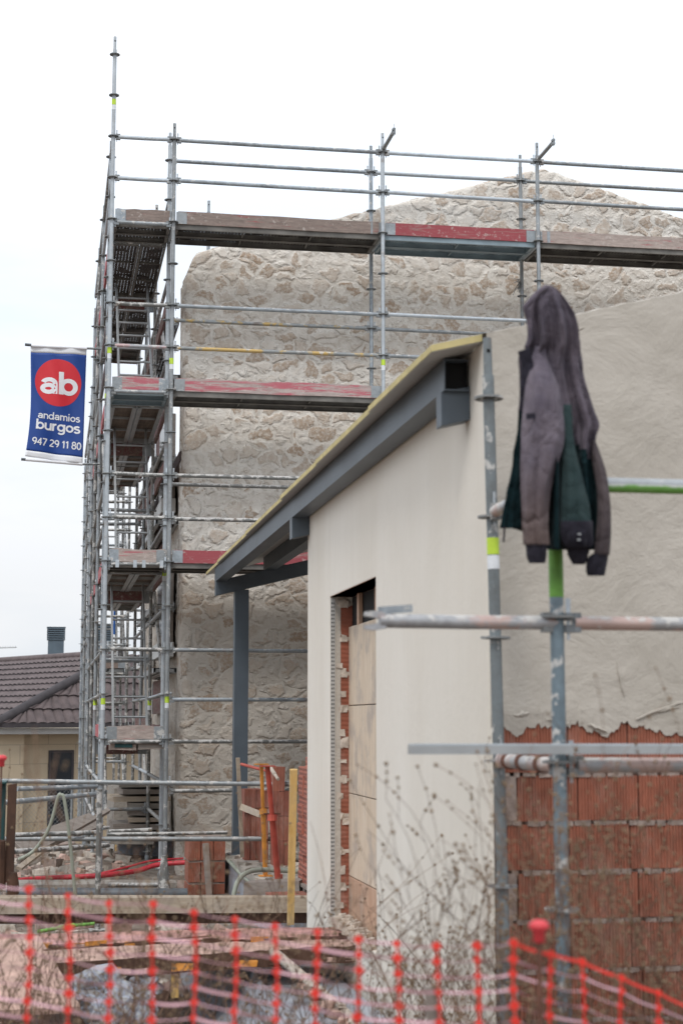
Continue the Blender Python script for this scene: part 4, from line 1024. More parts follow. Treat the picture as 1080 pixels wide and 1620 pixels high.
    mm.tube([p, p+Vector((0,0,-1.6))], .02, M['ring'], 6); mm.build('aerial', root)
back_house()

# ================================================================== SITE CLUTTER
def solid(name, label, cat, fn, group=None, bevel=0, kind=None):
    m = MB(); loc = fn(m); loc = Vector(loc) if loc is not None else Vector()
    m.v = [tuple(Vector(v)-loc) for v in m.v]
    o = m.build(name, None, bevel); o.location = loc; return tag(o, label, cat, group, kind)
# porch floor slab
def f(m):
    x0 = atZ(348, 1345, .8).x
    m.box((x0, 12.6, .2), (7, 18.3, .785), M['membrane']); m.box((x0-.004, 12.59, .74), (7, 18.31, .80), M['concrete'], None, .006)
    for _ in range(160):
        x, y = random.uniform(x0, 3.4), random.uniform(12.6, 18); s = random.uniform(.01, .05); m.box((x-s, y-s, .79), (x+s, y+s, .80+s*.6), random.choice((M['concrete'], M['mortar_pale'])), Matrix.Rotation(random.random()*3, 3, 'Z'), s*.3)
    return (x0, 12.6, .2)
tag(solid('porch_slab', None, None, f), kind='structure')
# foundation of the plastered house, wrapped in foil membrane
def f(m):
    m.box((.95, 10.6, .02), (1.84, 12.5, .62), M['membrane'], None, .03); m.box((1.2, 8.9, .0), (1.846, 10.58, .60), M['membrane'], None, .03)
    m.add([(.75, 8.95, .05), (1.3, 8.9, .62), (1.3, 10.6, .64), (.75, 10.6, .05)], [(0,1,2,3)], M['membrane'])
    return (1.2, 10, 0)
solid('foundation_membrane', 'pale blue foil membrane wrapped round the foundation below the doorway', 'membrane', f)
def f(m):
    for i in range(90):
        t = random.random(); p = Vector((1.45, 9.6, .72)).lerp(Vector((1.80, 7.9, .42)), t)+Vector([random.uniform(-.05, .05) for _ in range(3)]); s = random.uniform(.012, .035)
        m.box(p-Vector((s,s,s*.6)), p+Vector((s,s,s*.6)), random.choice((M['concrete_pink'], M['mortar_pale'], M['mortar'])), Matrix.Rotation(random.random()*3, 3, 'Z'), s*.4)
    m.tube([(1.35, 10.0, .83), (1.62, 9.0, .62), (1.78, 8.0, .42)], .03, M['mortar_pale'], 6)
    return (1.6, 8.8, .5)
solid('mortar_ledge', 'lumpy mortar ridge slanting down along the foot of the cream wall', 'mortar', f)
# walkway of two crusted planks into the doorway
def walk(pts, name, label, mat, seed):
    def f(m):
        fa, fb, na, nb, th = pts
        n = 60; vs = []; W_ = 8
        for i in range(n+1):
            a = Vector(fa).lerp(Vector(fb), i/n); b = Vector(na).lerp(Vector(nb), i/n)
            for j in range(W_+1):
                p = a.lerp(b, j/W_); p.z += .009*nz3(p.x, p.y, seed, 6)+.006*nz3(p.x, p.y, seed, 19); vs.append(p)
        fs = [(i*(W_+1)+j, i*(W_+1)+j+1, (i+1)*(W_+1)+j+1, (i+1)*(W_+1)+j) for i in range(n) for j in range(W_)]
        m.add(vs, fs, mat, True)
        low = [v-Vector((0,0,th)) for v in vs]
        e = [i*(W_+1)+W_ for i in range(n+1)]; m.add([vs[i] for i in e]+[low[i] for i in e], [(i, i+1, n+2+i, n+1+i) for i in range(n)], M['rust_brown'])
        e = [i*(W_+1) for i in range(n+1)]; m.add([vs[i] for i in e]+[low[i] for i in e], [(i, i+1, n+2+i, n+1+i) for i in range(n)], M['timber_grey'])
        m.add([vs[0], vs[W_], low[W_], low[0]], [(0,1,2,3)], M['rust_brown']); m.add([vs[n*(W_+1)], vs[n*(W_+1)+W_], low[n*(W_+1)+W_], low[n*(W_+1)]], [(0,1,2,3)], M['timber_grey'])
        m.add([low[0], low[W_], low[n*(W_+1)+W_], low[n*(W_+1)]], [(0,1,2,3)], M['timber_grey'])
        for i in range(26):
            t = random.random(); b = Vector(na).lerp(Vector(nb), t); s = random.uniform(.01, .035); m.box(b+Vector((-s*2, -.004, -th+.01)), b+Vector((s*2, .0, -th+.02+s)), random.choice((M['prop_orange'], M['rust_brown'], M['concrete_pink'])), None, .005)
        return fa
    return solid(name, label, 'walkway', f)
r0, l0 = atZ(597, 1470, .86), ax(0, 1486, 10.3)
M['crust_red'] = simple('pink_red_mortar_crust', (.46,.25,.21), .95, 0, .5, 9, .8, 30, .01)
walk((atZ(604, 1464, .875), ax(-60, 1480, 10.6), atZ(604, 1479, .865), ax(-60, 1500, 10.3), .035), 'plank_walkway', 'far plank of the crusted walkway leading into the doorway', M['crust_red'], 1)
walk((atZ(604, 1480, .85), ax(-60, 1506, 10.2), atZ(604, 1493, .845), ax(-60, 1532, 9.7), .10), 'plank_walkway', 'near thicker plank of the crusted walkway with dark rusty edge', M['concrete_pink'], 2)
solid('panel_offcut', 'broad pinkish mortar-crusted panel lying tilted at the bottom left corner', 'panel', lambda m: (m.add([ax(-30, 1490, 9.3), ax(62, 1480, 9.3), ax(92, 1530, 8.9), ax(128, 1592, 8.5), ax(-30, 1600, 8.4), ax(-30, 1498, 9.3), ax(62, 1488, 9.32), ax(92, 1538, 8.92), ax(128, 1602, 8.5), ax(-30, 1610, 8.4)], [(0,1,2,3,4),(9,8,7,6,5),(0,5,6,1),(1,6,7,2),(2,7,8,3),(3,8,9,4),(4,9,5,0)], M['concrete_pink']), ax(40, 1540, 9))[1])
# long timber in front of the porch
solid('timber_beam', 'long pale squared timber lying level in front of the porch slab', 'timber', lambda m: (m.beam(atZ(-40, 1431, .86), atZ(492, 1430, .86), .16, .115, M['timber'], jit=.004), m.beam(atZ(-40, 1431, .86)+Vector((0, .05, -.10)), atZ(492, 1430, .86)+Vector((0, .05, -.10)), .10, .08, M['rust_brown'], jit=.004), atZ(200, 1431, .86))[2])
solid('plank_offcut', 'short grey brown plank lying on the porch slab beside the props', 'plank', lambda m: (m.beam(ax(392, 1404, 13.3), ax(480, 1402, 13.2), .25, .10, M['timber_grey'], jit=.006), ax(440, 1404, 13))[1])
solid('brick_offcut', 'low course of reddish brick on the timber behind the yellow batten', 'brick', lambda m: (m.box(ax(428, 1434, 12.6), ax(486, 1412, 12.9)+Vector((0,.1,0)), M['brick'], None, .004), ax(450, 1420, 12.6))[1])
# props and battens standing on the slab
def prop(name, label, p, q, rr, mt, cat='prop', plate=True, sq=False):
    root = thing(name, label, cat, p); p, q = Vector(p), Vector(q); d = q-p
    m = MB()
    if sq: m.beam(Vector((0,0,0)), d, rr*2, rr*1.6, M[mt], (0,1,0), .003)
    else: m.tube([Vector((0,0,0)), d*.6], rr, M[mt], 12); m.tube([d*.58, d], rr*.78, M[mt], 12)
    m.build('shaft', root)
    if plate:
        m = MB(); c = d; m.box(c-Vector((.06,.06,.004)), c+Vector((.06,.06,.004)), M[mt]); m.box(-Vector((.06,.06,.0)), Vector((.06,.06,.006)), M[mt]); m.build('end_plate', root)
        m = MB(); c = d*.58; m.disc(c, rr*1.5, .05, M[mt], 10); m.tube([c+Vector((-.07,0,.03)), c+Vector((.07,0,.03))], .007, M['rust'], 6); m.build('collar', root)
    return root
prop('steel_prop', 'red steel prop leaning on the porch slab', ax(441, 1404, 13.6), ax(423, 1212, 13.4), .027, 'prop_red')
prop('steel_prop', 'orange steel prop standing left of the red one', ax(420, 1386, 14.6), ax(413.5, 1209, 14.5), .022, 'prop_orange')
prop('timber_batten', 'yellow timber batten with small metal plate beside the perforated brick pallet', ax(459.5, 1462, 11.2), ax(464.5, 1217, 11.1), .024, 'timber_y', 'batten', False, True)
prop('wooden_stake', 'thin pale wooden stake in front of the steel column', ax(383, 1356, 16.4), ax(376, 1199, 16.4), .019, 'timber', 'stake', False, True)
prop('timber_batten', 'short pale batten laid from the stake to the orange prop', ax(383, 1277, 15.6), ax(414, 1289, 15.2), .028, 'timber', 'batten', False, True)
prop('trimmer_handle', 'pinkish rod with black end reaching past the top of the red prop', ax(382, 1209, 15.3), ax(430, 1222, 14.8), .014, 'prop_red', 'rod', False)
prop('trimmer_handle', 'pale bent rod end with black cap below the prop heads', ax(428, 1215, 14.8), ax(440, 1233, 14.6), .018, 'mortar_pale', 'rod', False)
prop('red_tube', 'short red tube standing at the foot of the red prop', ax(445.5, 1403, 13.9), ax(445.5, 1383, 13.9), .012, 'prop_red', 'tube', False)
# brick pallet (perforated ends show past the wall)
def pallet():
    x0 = atY(470, 1300, 13.6).x
    t = thing('wooden_pallet', 'wooden pallet under the tall perforated brick stack', 'pallet', (x0, 12.6, .80)); m = MB()
    for y in (12.55, 13.05, 13.5): m.box((-.02, y-12.6, .0), (1.0, y-12.5, .09), M['timber_grey'])
    m.build('runner', t); m = MB(); m.box((-.03, -.08, .09), (1.0, 1.0, .11), M['timber_grey'], None, .003); m.build('top_board', t)
    k_ = 0; n = 0
    for r in range(13):
        y = 12.55
        for c in range(4):
            jx = random.uniform(-.012, .012); L = .245
            m = MB(); m.box((0, 0, 0), (.32, L-.006, .074), M['brick_ends'], None, .002); o = m.build('perforated_brick'); o.location = (x0+jx, y, .912+r*.0765)
            if r == 12: o.location.x += .02*c; o.rotation_euler.z = random.uniform(-.05, .05)
            tag(o, 'red perforated brick in the %s of the pallet stack' % ('loose top course' if r == 12 else 'even lower courses'), 'brick', 'perforated bricks stacked on the pallet'); y += L
pallet()
# ribbed brick stack by the column
def ribbed():
    spots = []
    for r in range(3):
        for c in range(4): spots.append((387+c*9.5, r))
    for (px, r) in spots:
        a = ax(px, 1349-r*38, 16.6 if px < 415 else 16.2)
        m = MB(); m.box((0, 0, 0), (.055, .24, .235), M['brick'], None, .003); o = m.build('ribbed_brick'); o.location = (a.x, a.y, .8+r*.238)
        o.rotation_euler.z = random.uniform(-.04, .04)
        tag(o, 'upright ribbed clay brick in the mortar-dusted stack between stake and orange prop', 'brick', 'ribbed bricks stacked upright on the porch slab left of the props')
    for i, (px, r) in enumerate([(432+j*9.3, r) for r in range(4) for j in range(3)]):
        if r == 3 and px > 445: continue
        a = ax(px, 1349, 16.0); m = MB(); m.box((0, 0, 0), (.055, .24, .235), M['brick'], None, .003); o = m.build('ribbed_brick'); o.location = (a.x, a.y, .8+r*.238)
        tag(o, 'upright ribbed clay brick in the darker stack between red prop and pallet', 'brick', 'ribbed bricks stacked upright on the porch slab right of the red prop')
ribbed()
# low brick pier in front of the stone corner
def pier():
    t = thing('brick_pier', 'low pier of dark red ribbed bricks below the stone corner', 'pier', ax(292, 1422, 17.4)); loc = t.location.copy()
    m = MB(); z = .33; k_ = 0
    xa, xb = ax(292, 1340, 17.4).x, ax(349, 1340, 17.4).x; y = 17.2
    while z < .95:
        x = xa
        while x < xb-.02:
            L = .13; m.box(Vector((x, y, z))-loc, Vector((min(x+L-.008, xb), y+.5, z+.20))-loc, M['brick_wall'], None, .003); x += L
        m.box(Vector((xa+.01, y+.01, z+.20))-loc, Vector((xb, y+.49, z+.222))-loc, M['mortar'], None, .003); z += .222
    m.build('brickwork', t)
    prop('timber_batten', 'short brown batten propped against the low brick pier', ax(331, 1418, 16.6), ax(325, 1335, 16.9), .03, 'timber_grey', 'batten', False, True)
pier()
# hoses
def curve(ps, n=10):
    P = [Vector(p) for p in ps]; P = [P[0]]+P+[P[-1]]; out = []
    for i in range(1, len(P)-2):
        for j in range(n):
            t = j/n; a, b, c, d = P[i-1:i+3]
            out.append(.5*((2*b)+(-a+c)*t+(2*a-5*b+4*c-d)*t*t+(-a+3*b-3*c+d)*t**3))
    out.append(P[-2]); return out
def hose(label, pix, r, mt='hose', name='hose', n=8):
    pts = curve([ax(*p) for p in pix]); solid(name, label, name.replace('_', ' '), lambda m: (m.tube(pts, r, M[mt], n), pts[0])[1])
hose('grey green hose running down over the edge of the porch slab', [(349, 1348, 17.5), (362, 1362, 16.8), (384, 1386, 15.8), (398, 1400, 15), (405, 1422, 14)], .02)
hose('grey green hose arching out of the slab beside the props', [(368, 1424, 13.2), (376, 1395, 13.3), (392, 1380, 13.5), (420, 1376, 13.8), (475, 1379, 13.8)], .02)
hose('pale hose hanging in a loop over the guard rail at left', [(30, 1360, 14), (55, 1345, 14), (78, 1310, 14), (92, 1262, 14), (97, 1258, 14), (102, 1265, 14), (110, 1320, 14), (118, 1400, 14), (124, 1450, 14)], .015)
hose('red corrugated hose lying along the foot of the scaffold', [(-20, 1385, 17), (20, 1393, 17.2), (50, 1391, 17.4), (100, 1388, 17.5), (160, 1385, 17.5), (215, 1378, 18), (250, 1368, 18.2), (300, 1364, 18.2)], .028, 'red_hose')
hose('thin second red hose trailing above the first near the stone corner', [(150, 1384, 17.8), (200, 1372, 18), (240, 1362, 18.4), (290, 1358, 18.6)], .012, 'red_hose')
hose('dark grey duct lying on the ground in front of the scaffold', [(10, 1414, 15.4), (100, 1413, 15.5), (200, 1414, 15.5), (296, 1414, 15.6)], .052, 'pipe_dark', 'duct', 12)
hose('thin rusty cable strung low above the walkway', [(70, 1503, 8.6), (150, 1497, 8.6), (240, 1488, 8.6), (330, 1481, 8.6)], .004, 'rust', 'cable', 5)
solid('concrete_kerb', 'row of pale concrete laid beneath the red hose', 'concrete', lambda m: (m.beam(ax(20, 1402, 16.6), ax(280, 1400, 16.8), .3, .07, M['concrete'], jit=.02), ax(150, 1400, 16.5))[1])
# guard rail tubes in front of the scaffold at left
def guard():
    b = ax(158, 1400, 13); t = thing('guard_rail', 'low guard rail of long galvanised tubes across the foot of the scaffold', 'guard rail', b)
    L = lambda p, q, mt='galv', r=.024: ledger(t, b, ax(*p), ax(*q), mt, False, 'rail_tube', 0, r)
    L((-30, 1235, 16.2), (491, 1241, 16.2)); L((-30, 1327, 16.2), (489, 1327, 16.3)); L((27, 1248, 15.6), (153, 1244, 16.4)); L((-20, 1272, 14.4), (153, 1256, 16.2)); L((24, 1321, 15.8), (153, 1317, 16.3), 'galv_dirty'); L((-20, 1350, 14.2), (172, 1337, 16.0), 'galv_dirty')
    L((170, 1320, 16.4), (360, 1317, 16.4), 'galv_dirty', .018)
    L((172, 1400, 16), (262, 1400, 16), 'galv_dirty'); L((172, 1316, 16.8), (240, 1313, 17), 'galv_dirty')
    a = ax(158, 1252, 14.2); z0 = ground_z(a.x, a.y); upright(t, b, a.x, a.y, z0, a.z+.02, mat='galv_dirty', ring0=a.z-.02, spigot=False, pitch=.5)
    m = MB(); c = Vector((a.x, a.y, z0))-b; m.box(c-Vector((.07,.07,0)), c+Vector((.07,.07,.01)), M['galv_dirty']); m.build('base_plate', t)
    m = MB(); a = ax(259, 1424, 15.8)-b; m.tube([a, a+Vector((0,0,.25)), a+Vector((0,0,.42))], [.07, .05, .026], M['galv_dirty'], 10); m.build('base_jack', t)
guard()
def machine():
    a = ax(-14, 1415, 12); t = thing('steel_bollard', 'rust brown steel upright with dark green plate at the left edge of the picture', 'steel post', a); P = lambda x, y, d: ax(x, y, d)-a
    m = MB(); m.box(P(-60, 1335, 12.3), P(9, 1240, 12.3)+Vector((0,.3,0)), M['rebar_green'], None, .004); m.box(P(-60, 1241, 12.25), P(11, 1237, 12.25)+Vector((0,.4,0)), M['rebar_green']); m.build('green_plate', t, .006)
    m = MB(); p0, p1 = P(9, 1395, 12.2), P(26, 1241, 12.2); m.box(p0, p1+Vector((0,.10,0)), M['rust_brown'], None, .006); m.tube([P(21, 1380, 12.2), P(21, 1398, 12.2), P(21, 1414, 12.2), P(21, 1418, 12.2)], [.03, .045, .045, .02], M['rust_brown'], 10); m.tube([P(2, 1330, 12.2), P(2, 1405, 12.2)], .035, M['rust_brown'], 8); m.build('rusty_leg', t, .008)
    m = MB(); p = P(1, 1440, 12.2); m.tube([P(-2, 1430, 12.2), P(-2, 1335, 12.2)], .02, M['white_sheet'], 8); m.build('white_tube', t)
machine()
for nm, lab, p, q, wd, h, mt in (('scaffold_board', 'grey scaffold board leaning on the guard rail from lower left', (30, 1342, 16.9), (152, 1298, 18), .22, .035, 'timber_grey'), ('scaffold_board', 'narrow pole-like board sloping across the left guard rail', (30, 1362, 16.4), (172, 1282, 17.6), .05, .05, 'timber_grey'), ('scaffold_board', 'mortar splashed board slanting just under the upper rail', (30, 1374, 16), (90, 1328, 17), .06, .03, 'timber')):
    solid(nm, lab, 'board', lambda m: (m.beam(ax(*p), ax(*q), wd, h, M[mt], (0, -.8, .6), .004), ax(*p))[1])
solid('white_panel', 'white panel with orange wooden edge standing behind the scaffold foot', 'panel', lambda m: (m.box(ax(167, 1410, 23), ax(181, 1337, 23)+Vector((0,.05,0)), M['white_sheet']), m.box(ax(181, 1410, 22.9), ax(185, 1337, 22.9)+Vector((0,.06,0)), M['timber_y']), ax(170, 1410, 23))[2])
def f(m):
    a, b = ax(186, 1412, 22), ax(292, 1333, 22); n = 20; vs = []
    for i in range(n+1):
        for j in range(8): x = a.x+(b.x-a.x)*i/n; z = a.z+(b.z-a.z)*j/7; vs.append((x, a.y+.06*nz3(x, z, 0, 3), z)); 
    N = len(vs); vs += [(x, y+.05, z) for x, y, z in vs]; fs = [(i*8+j, i*8+j+1, (i+1)*8+j+1, (i+1)*8+j) for i in range(n) for j in range(7)]; fs += [tuple(N+q for q in g) for g in fs]
    m.add(vs, fs, M['membrane'], True); return a
solid('foil_sheet', 'crinkled grey foil sheet standing behind the corner scaffold posts', 'sheet', f)
solid('material_heap', 'heap of grey planks and slabs stacked behind the corner scaffold posts', 'heap', lambda m: ([m.box((1.0+random.uniform(-.2, .1), 22+i*.02, .6+i*.09), (1.5+random.uniform(-.1, .15), 23, .67+i*.09), random.choice((M['timber_grey'], M['concrete'], M['timber'])), Matrix.Rotation(random.uniform(-.1, .1), 3, 'Z'), .01) for i in range(9)], (1.2, 22.4, .5))[1])
solid('low_wall', 'low pale stone wall at the base of the house side beyond the scaffold', 'wall', lambda m: (m.box((.95, 24, -.3), (1.5, 27, 1.25), M['concrete'], None, .02), (1.2, 24, 0))[1])
solid('green_rope', 'bright green spray-painted offcut lying under the long timber', 'offcut', lambda m: (m.tube(curve([ax(60, 1474, 10.9), (ax(95, 1468, 10.9)), ax(120, 1464, 10.9), ax(150, 1461, 10.9)]), [.012]*10+[.018]*10+[.011]*11, M['lime'], 8), ax(60, 1474, 10.9))[1])
prop('timber_batten', 'short yellow batten standing below the walkway at lower left', ax(277, 1578, 9.9), ax(277, 1521, 9.9), .022, 'timber_y', 'batten', False, True)
def f(m):
    rng_ = random.Random(3)
    for c, R_ in ((ax(150, 1570, 9.5), .16), (ax(195, 1600, 9.3), .15), (ax(225, 1560, 9.9), .10)):
        bm = bmesh.new(); bmesh.ops.create_icosphere(bm, subdivisions=4, radius=1)
        vs = [c+Vector((v.co.x*R_*1.1, v.co.y*R_, v.co.z*R_*.9))*(1+.45*nz3(v.co.x+c.x*5, v.co.y, v.co.z, 1.8)+.12*nz3(v.co.x, v.co.y, v.co.z, 6)) for v in bm.verts]
        m.add(vs, [tuple(v.index for v in f_.verts) for f_ in bm.faces], M['membrane'], False); bm.free()
    return ax(170, 1580, 9.5)
solid('plastic_bundle', 'crumpled grey plastic sheet bundles on the ground below the walkway', 'plastic sheet', f)
# chain link fence in front of the neighbour house
def chain():
    a, b = ax(20, 1312, 27), ax(290, 1312, 28.5); t = thing('chain_link_fence', 'chain link fence in front of the sandstone wall', 'fence', a)
    m = MB(); hh = .78; d = (b-a); L = math.hypot(d.x, d.y); dd = d.normalized(); s = .075; i = -hh
    while i < L:
        for sg in (1, -1):
            p0 = max(0, i) ; p1 = min(L, i+hh)
            q0, q1 = (p0-i, p1-i) if sg == 1 else (hh-(p0-i), hh-(p1-i)); m.tube([dd*p0+Vector((0,.004*sg,q0)), dd*p1+Vector((0,.004*sg,q1))], .0022, M['ring'], 3, False)
        i += s
    m.build('wire_mesh', t)
    for i in range(4): m = MB(); p = dd*(L*i/3); m.tube([p-Vector((0,0,.6)), p+Vector((0,0,.82))], .022, M['galv'], 8); m.build('post', t)
chain()

# ================================================================== ORANGE SAFETY NET
TOPS = [(-80, 1392, 3.86), (-15, 1398, 3.82), (48, 1405, 3.78), (110, 1417, 3.75), (175, 1429, 3.73), (243, 1431, 3.7), (309, 1443, 3.68), (373, 1455, 3.66), (437, 1466, 3.64), (501, 1475, 3.62), (567, 1487, 3.6), (629, 1492, 3.6), (692, 1496, 3.6), (756, 1495, 3.58), (812, 1492, 3.57), (868, 1510, 3.62), (921, 1522, 3.74), (981, 1546, 3.82), (1041, 1571, 3.9), (1100, 1596, 4.0), (1160, 1625, 4.1)]
def net():
    t = thing('safety_net', 'red and pale pink plastic safety netting sagging across the foreground', 'safety net', ax(540, 1600, 3.65)); b = t.location.copy()
    m = MB(); cols = []
    for ci, (x, y, d) in enumerate(TOPS):
        sp = 26.5*3.65/d; col = []; dx = random.uniform(-.3, .3); ph = random.random()*6
        if y > 1440 or x > 700: sp = 24.5*3.6/d
        rows = 16
        for r in range(rows): col.append(ax(x+dx*r+1.8*math.sin(r*.8+ph)+(x-540)*.0006*r, y+r*sp+random.uniform(-1.2, 1.2), d+.012*math.sin(ci+r*.5))-b)
        cols.append(col)
    for ci, col in enumerate(cols):
        if len(col) < 2: continue
        m.tube(col, .0026, M['net_red'], 5, False)
        for p in col:
            s = .0092*random.uniform(.8, 1.2); a = random.uniform(-.2, .2)
            pts = [p+Vector((math.cos(a+q*math.pi/3)*s*(1.25 if q % 3 == 0 else .8), 0, math.sin(a+q*math.pi/3)*s)) for q in range(6)]
            m.add([v+Vector((0,-.002,0)) for v in pts]+[v+Vector((0,.002,0)) for v in pts], [(0,1,2,3,4,5),(11,10,9,8,7,6)]+[(q, (q+1)%6, 6+(q+1)%6, 6+q) for q in range(6)], M['net_red'])
    for ci in range(len(cols)-1):
        for r in range(16):
            p, q = cols[ci][r], cols[ci+1][r]; n = 5; tw = random.uniform(-1.5, 1.5); w0 = random.choice((.0012, .0022, .0028, .0034))
            if ci > 13 and r == 0: w0 = .0048; tw = .2
            sg = random.uniform(.001, .005); vs = []
            for i in range(n+1):
                c = p.lerp(q, i/n)-Vector((0,0,sg*math.sin(math.pi*i/n))); an = tw*math.sin(math.pi*i/n); u_ = Vector((0, math.sin(an), math.cos(an)))*w0*(1 if r else .8)
                vs += [c-u_, c+u_, c+u_+Vector((0,.0012,0)), c-u_+Vector((0,.0012,0))]
            fs = [(4*i+a, 4*i+4+a, 4*i+4+(a+1)%4, 4*i+(a+1)%4) for i in range(n) for a in range(4)]
            m.add(vs, fs, M['net_red'] if (ci > 13 and r == 0) else M['net_pink'])
    m.build('netting', t)
net()
def cap(m, c, s=1):
    prof = [(0,.016), (.008,.0155), (.014,.013), (.0185,.007), (.0185,.001), (.016,-.003), (.0115,-.006), (.0105,-.026), (.008,-.028)]; n = 18; vs = []
    for (r, z) in prof:
        for j in range(n): a = 2*math.pi*j/n; vs.append(c+Vector((r*1.3*s*math.cos(a), r*1.3*s*math.sin(a), z*1.2*s)))
    m.add(vs, [(i*n+j, i*n+(j+1)%n, (i+1)*n+(j+1)%n, (i+1)*n+j) for i in range(len(prof)-1) for j in range(n)], M['red_plastic'], True)
def pin(px, py, d, label, bend=0, z0=.3, s=1, r=.006, h=None):
    top = ax(px, py, d); t = thing('net_stake', label, 'stake', (top.x, top.y, z0)); b = t.location.copy()
    m = MB(); m.tube([Vector((0,0,0)), Vector((bend*.2, 0, (top.z-z0)*.5)), top-b-Vector((0,0,.02))], r, M['rust'], 8); m.build('steel_pin', t)
    m = MB(); cap(m, top-b, s); m.build('mushroom_cap', t)
pin(852, 1468, 3.58, 'rusty steel pin with red mushroom cap in front of the brickwork', s=.92)
pin(3, 1201, 7.4, 'distant steel pin with small red cap at the left edge above the guard rail', 0, .4, 1.0, .004)
solid('wooden_post', 'stubby grey wooden post behind the net right of the doorway', 'post', lambda m: (m.tube([ax(686, 1640, 4.3), ax(682, 1590, 4.3), ax(680, 1560, 4.3)], .017, M['timber_grey'], 8), ax(682, 1600, 4.3))[1])

# ================================================================== DRY WEEDS
def weeds():
    rr = random.Random(11); m = MB()
    def stem(p, d, L, r0, mt, depth, buds, n=6, droop=.0):
        pts = [p]; q = Vector(p); dd = Vector(d).normalized(); bend = Vector((rr.uniform(-.6, .6), rr.uniform(-.25, .25), -droop-rr.uniform(0, .35)))
        for i in range(n): dd = (dd+bend*(.9/n)+Vector([rr.uniform(-.07, .07) for _ in range(3)])).normalized(); q = q+dd*(L/n); pts.append(q.copy())
        m.tube(pts, [max(r0*(1-.5*i/n), .0007) for i in range(n+1)], mt, 4, False)
        if depth:
            for i in range(2, n+1):
                if rr.random() < .75:
                    s = Vector((rr.uniform(-1, 1), rr.uniform(-.6, .6), rr.uniform(.2, 1))); stem(pts[i], (dd+s*.8), L*rr.uniform(.25, .5), r0*.55, mt, depth-1, buds, 4)
        elif buds:
            for i in (len(pts)-1, len(pts)-2, len(pts)-3):
                if rr.random() < .97: bud(pts[i], rr.uniform(.0036, .0068))
    def bud(c, s):
        vs = [c+Vector(v)*s*rr.uniform(.8, 1.3) for v in ((1,0,0),(-1,0,0),(0,1,0),(0,-1,0),(0,0,1),(0,0,-1))]
        m.add(vs, [(0,2,4),(2,1,4),(1,3,4),(3,0,4),(2,0,5),(1,2,5),(3,1,5),(0,3,5)], M['bud'])
    # tall budded weeds at right, between net and wall
    for i in range(80):
        px = rr.choice((rr.gauss(790, 150), rr.gauss(1000, 100), rr.uniform(620, 1110), rr.gauss(240, 200))); d = rr.uniform(3.8, 5.2); base_ = ax(px, 1640, d); base_.z = rr.uniform(.9, 1.25)
        stem(base_, (rr.uniform(-.55, .5), rr.uniform(-.2, .2), 1), rr.uniform(.28, .72)*(1 if px > 500 else .8), rr.uniform(.0010, .0018), M['stick'], 2, True, 7)
    # mass of thin twigs along the bottom
    for i in range(1250):
        px = rr.uniform(-60, 1140); d = rr.uniform(4.0, 7.5); b_ = ax(px, 1700, d); b_.z = rr.uniform(.6, 1.0)
        top = (rr.uniform(.2, .5) if rr.random() < .85 else .8)*(1.0 if px < 520 else .68)
        if px < 620 and i % 2: continue
        stem(b_, (rr.uniform(-.7, .7), rr.uniform(-.3, .3), 1), top, rr.uniform(.0012, .0026), rr.choice((M['stick'], M['stick'], M['stick_pale'])), 1, rr.random() < .5, 6)
    # leaning twigs in front of the bricks at right
    for i in range(45):
        px = rr.uniform(800, 1120); d = rr.uniform(3.9, 5.2); b_ = ax(px, 1640, d)
        stem(b_, (rr.uniform(-.6, .2), 0, 1), rr.uniform(.3, .75), .0013, rr.choice((M['stick'], M['stick_pale'])), 1, True, 7)
    # a few very near blurred stalks
    for (x, y, x2, y2, d) in ((640, 1600, 560, 1395, 2.6), (760, 1640, 610, 1430, 2.9), (80, 1420, 55, 1150, 3.0), (100, 1300, 92, 1190, 2.9), (230, 1500, 215, 1340, 3.1), (60, 1250, 42, 1180, 3.1), (980, 1560, 870, 1290, 3.2), (1060, 1500, 1010, 1330, 3.2), (330, 1420, 316, 1300, 3.2)):
        p, q = ax(x, y, d), ax(x2, y2, d); pts = curve([p, p.lerp(q, .5)+Vector((rr.uniform(-.02, .02), 0, 0)), q], 6); m.tube(pts, [.0022-.0011*i/len(pts) for i in range(len(pts))], M['stick_pale'], 5, False)
        for c in pts[3:]:
            if rr.random() < .6: bud(c+Vector([rr.uniform(-.02, .02) for _ in range(3)]), .004)
    tag(m.build('dry_weeds', None, 0, False), 'dry brown budded weeds growing in front of the building site', kind='stuff')
    # undergrowth: short twigs and litter over the ground nearer than the walkway
    m2 = m; m3 = MB(); m3_ = m3
    for i in range(3800):
        x, y = rr.uniform(-2.6, 2.2), rr.uniform(6.0, 12.5)
        z = ground_z(x, y); p = Vector((x, y, z)); q = p+Vector((rr.uniform(-.2, .2), rr.uniform(-.15, .15), rr.uniform(.08, .42)))
        if y > 9.1 and x > -.3: continue
        m3.tube([p, (p+q)/2+Vector((rr.uniform(-.04, .04), 0, 0)), q], [.003, .0022, .001], rr.choice((M['stick'], M['stick_pale'])), 3, False)
    tag(m3.build('undergrowth', None, 0, False), 'tangle of dead stems on the ground below the walkway', kind='stuff')
weeds()

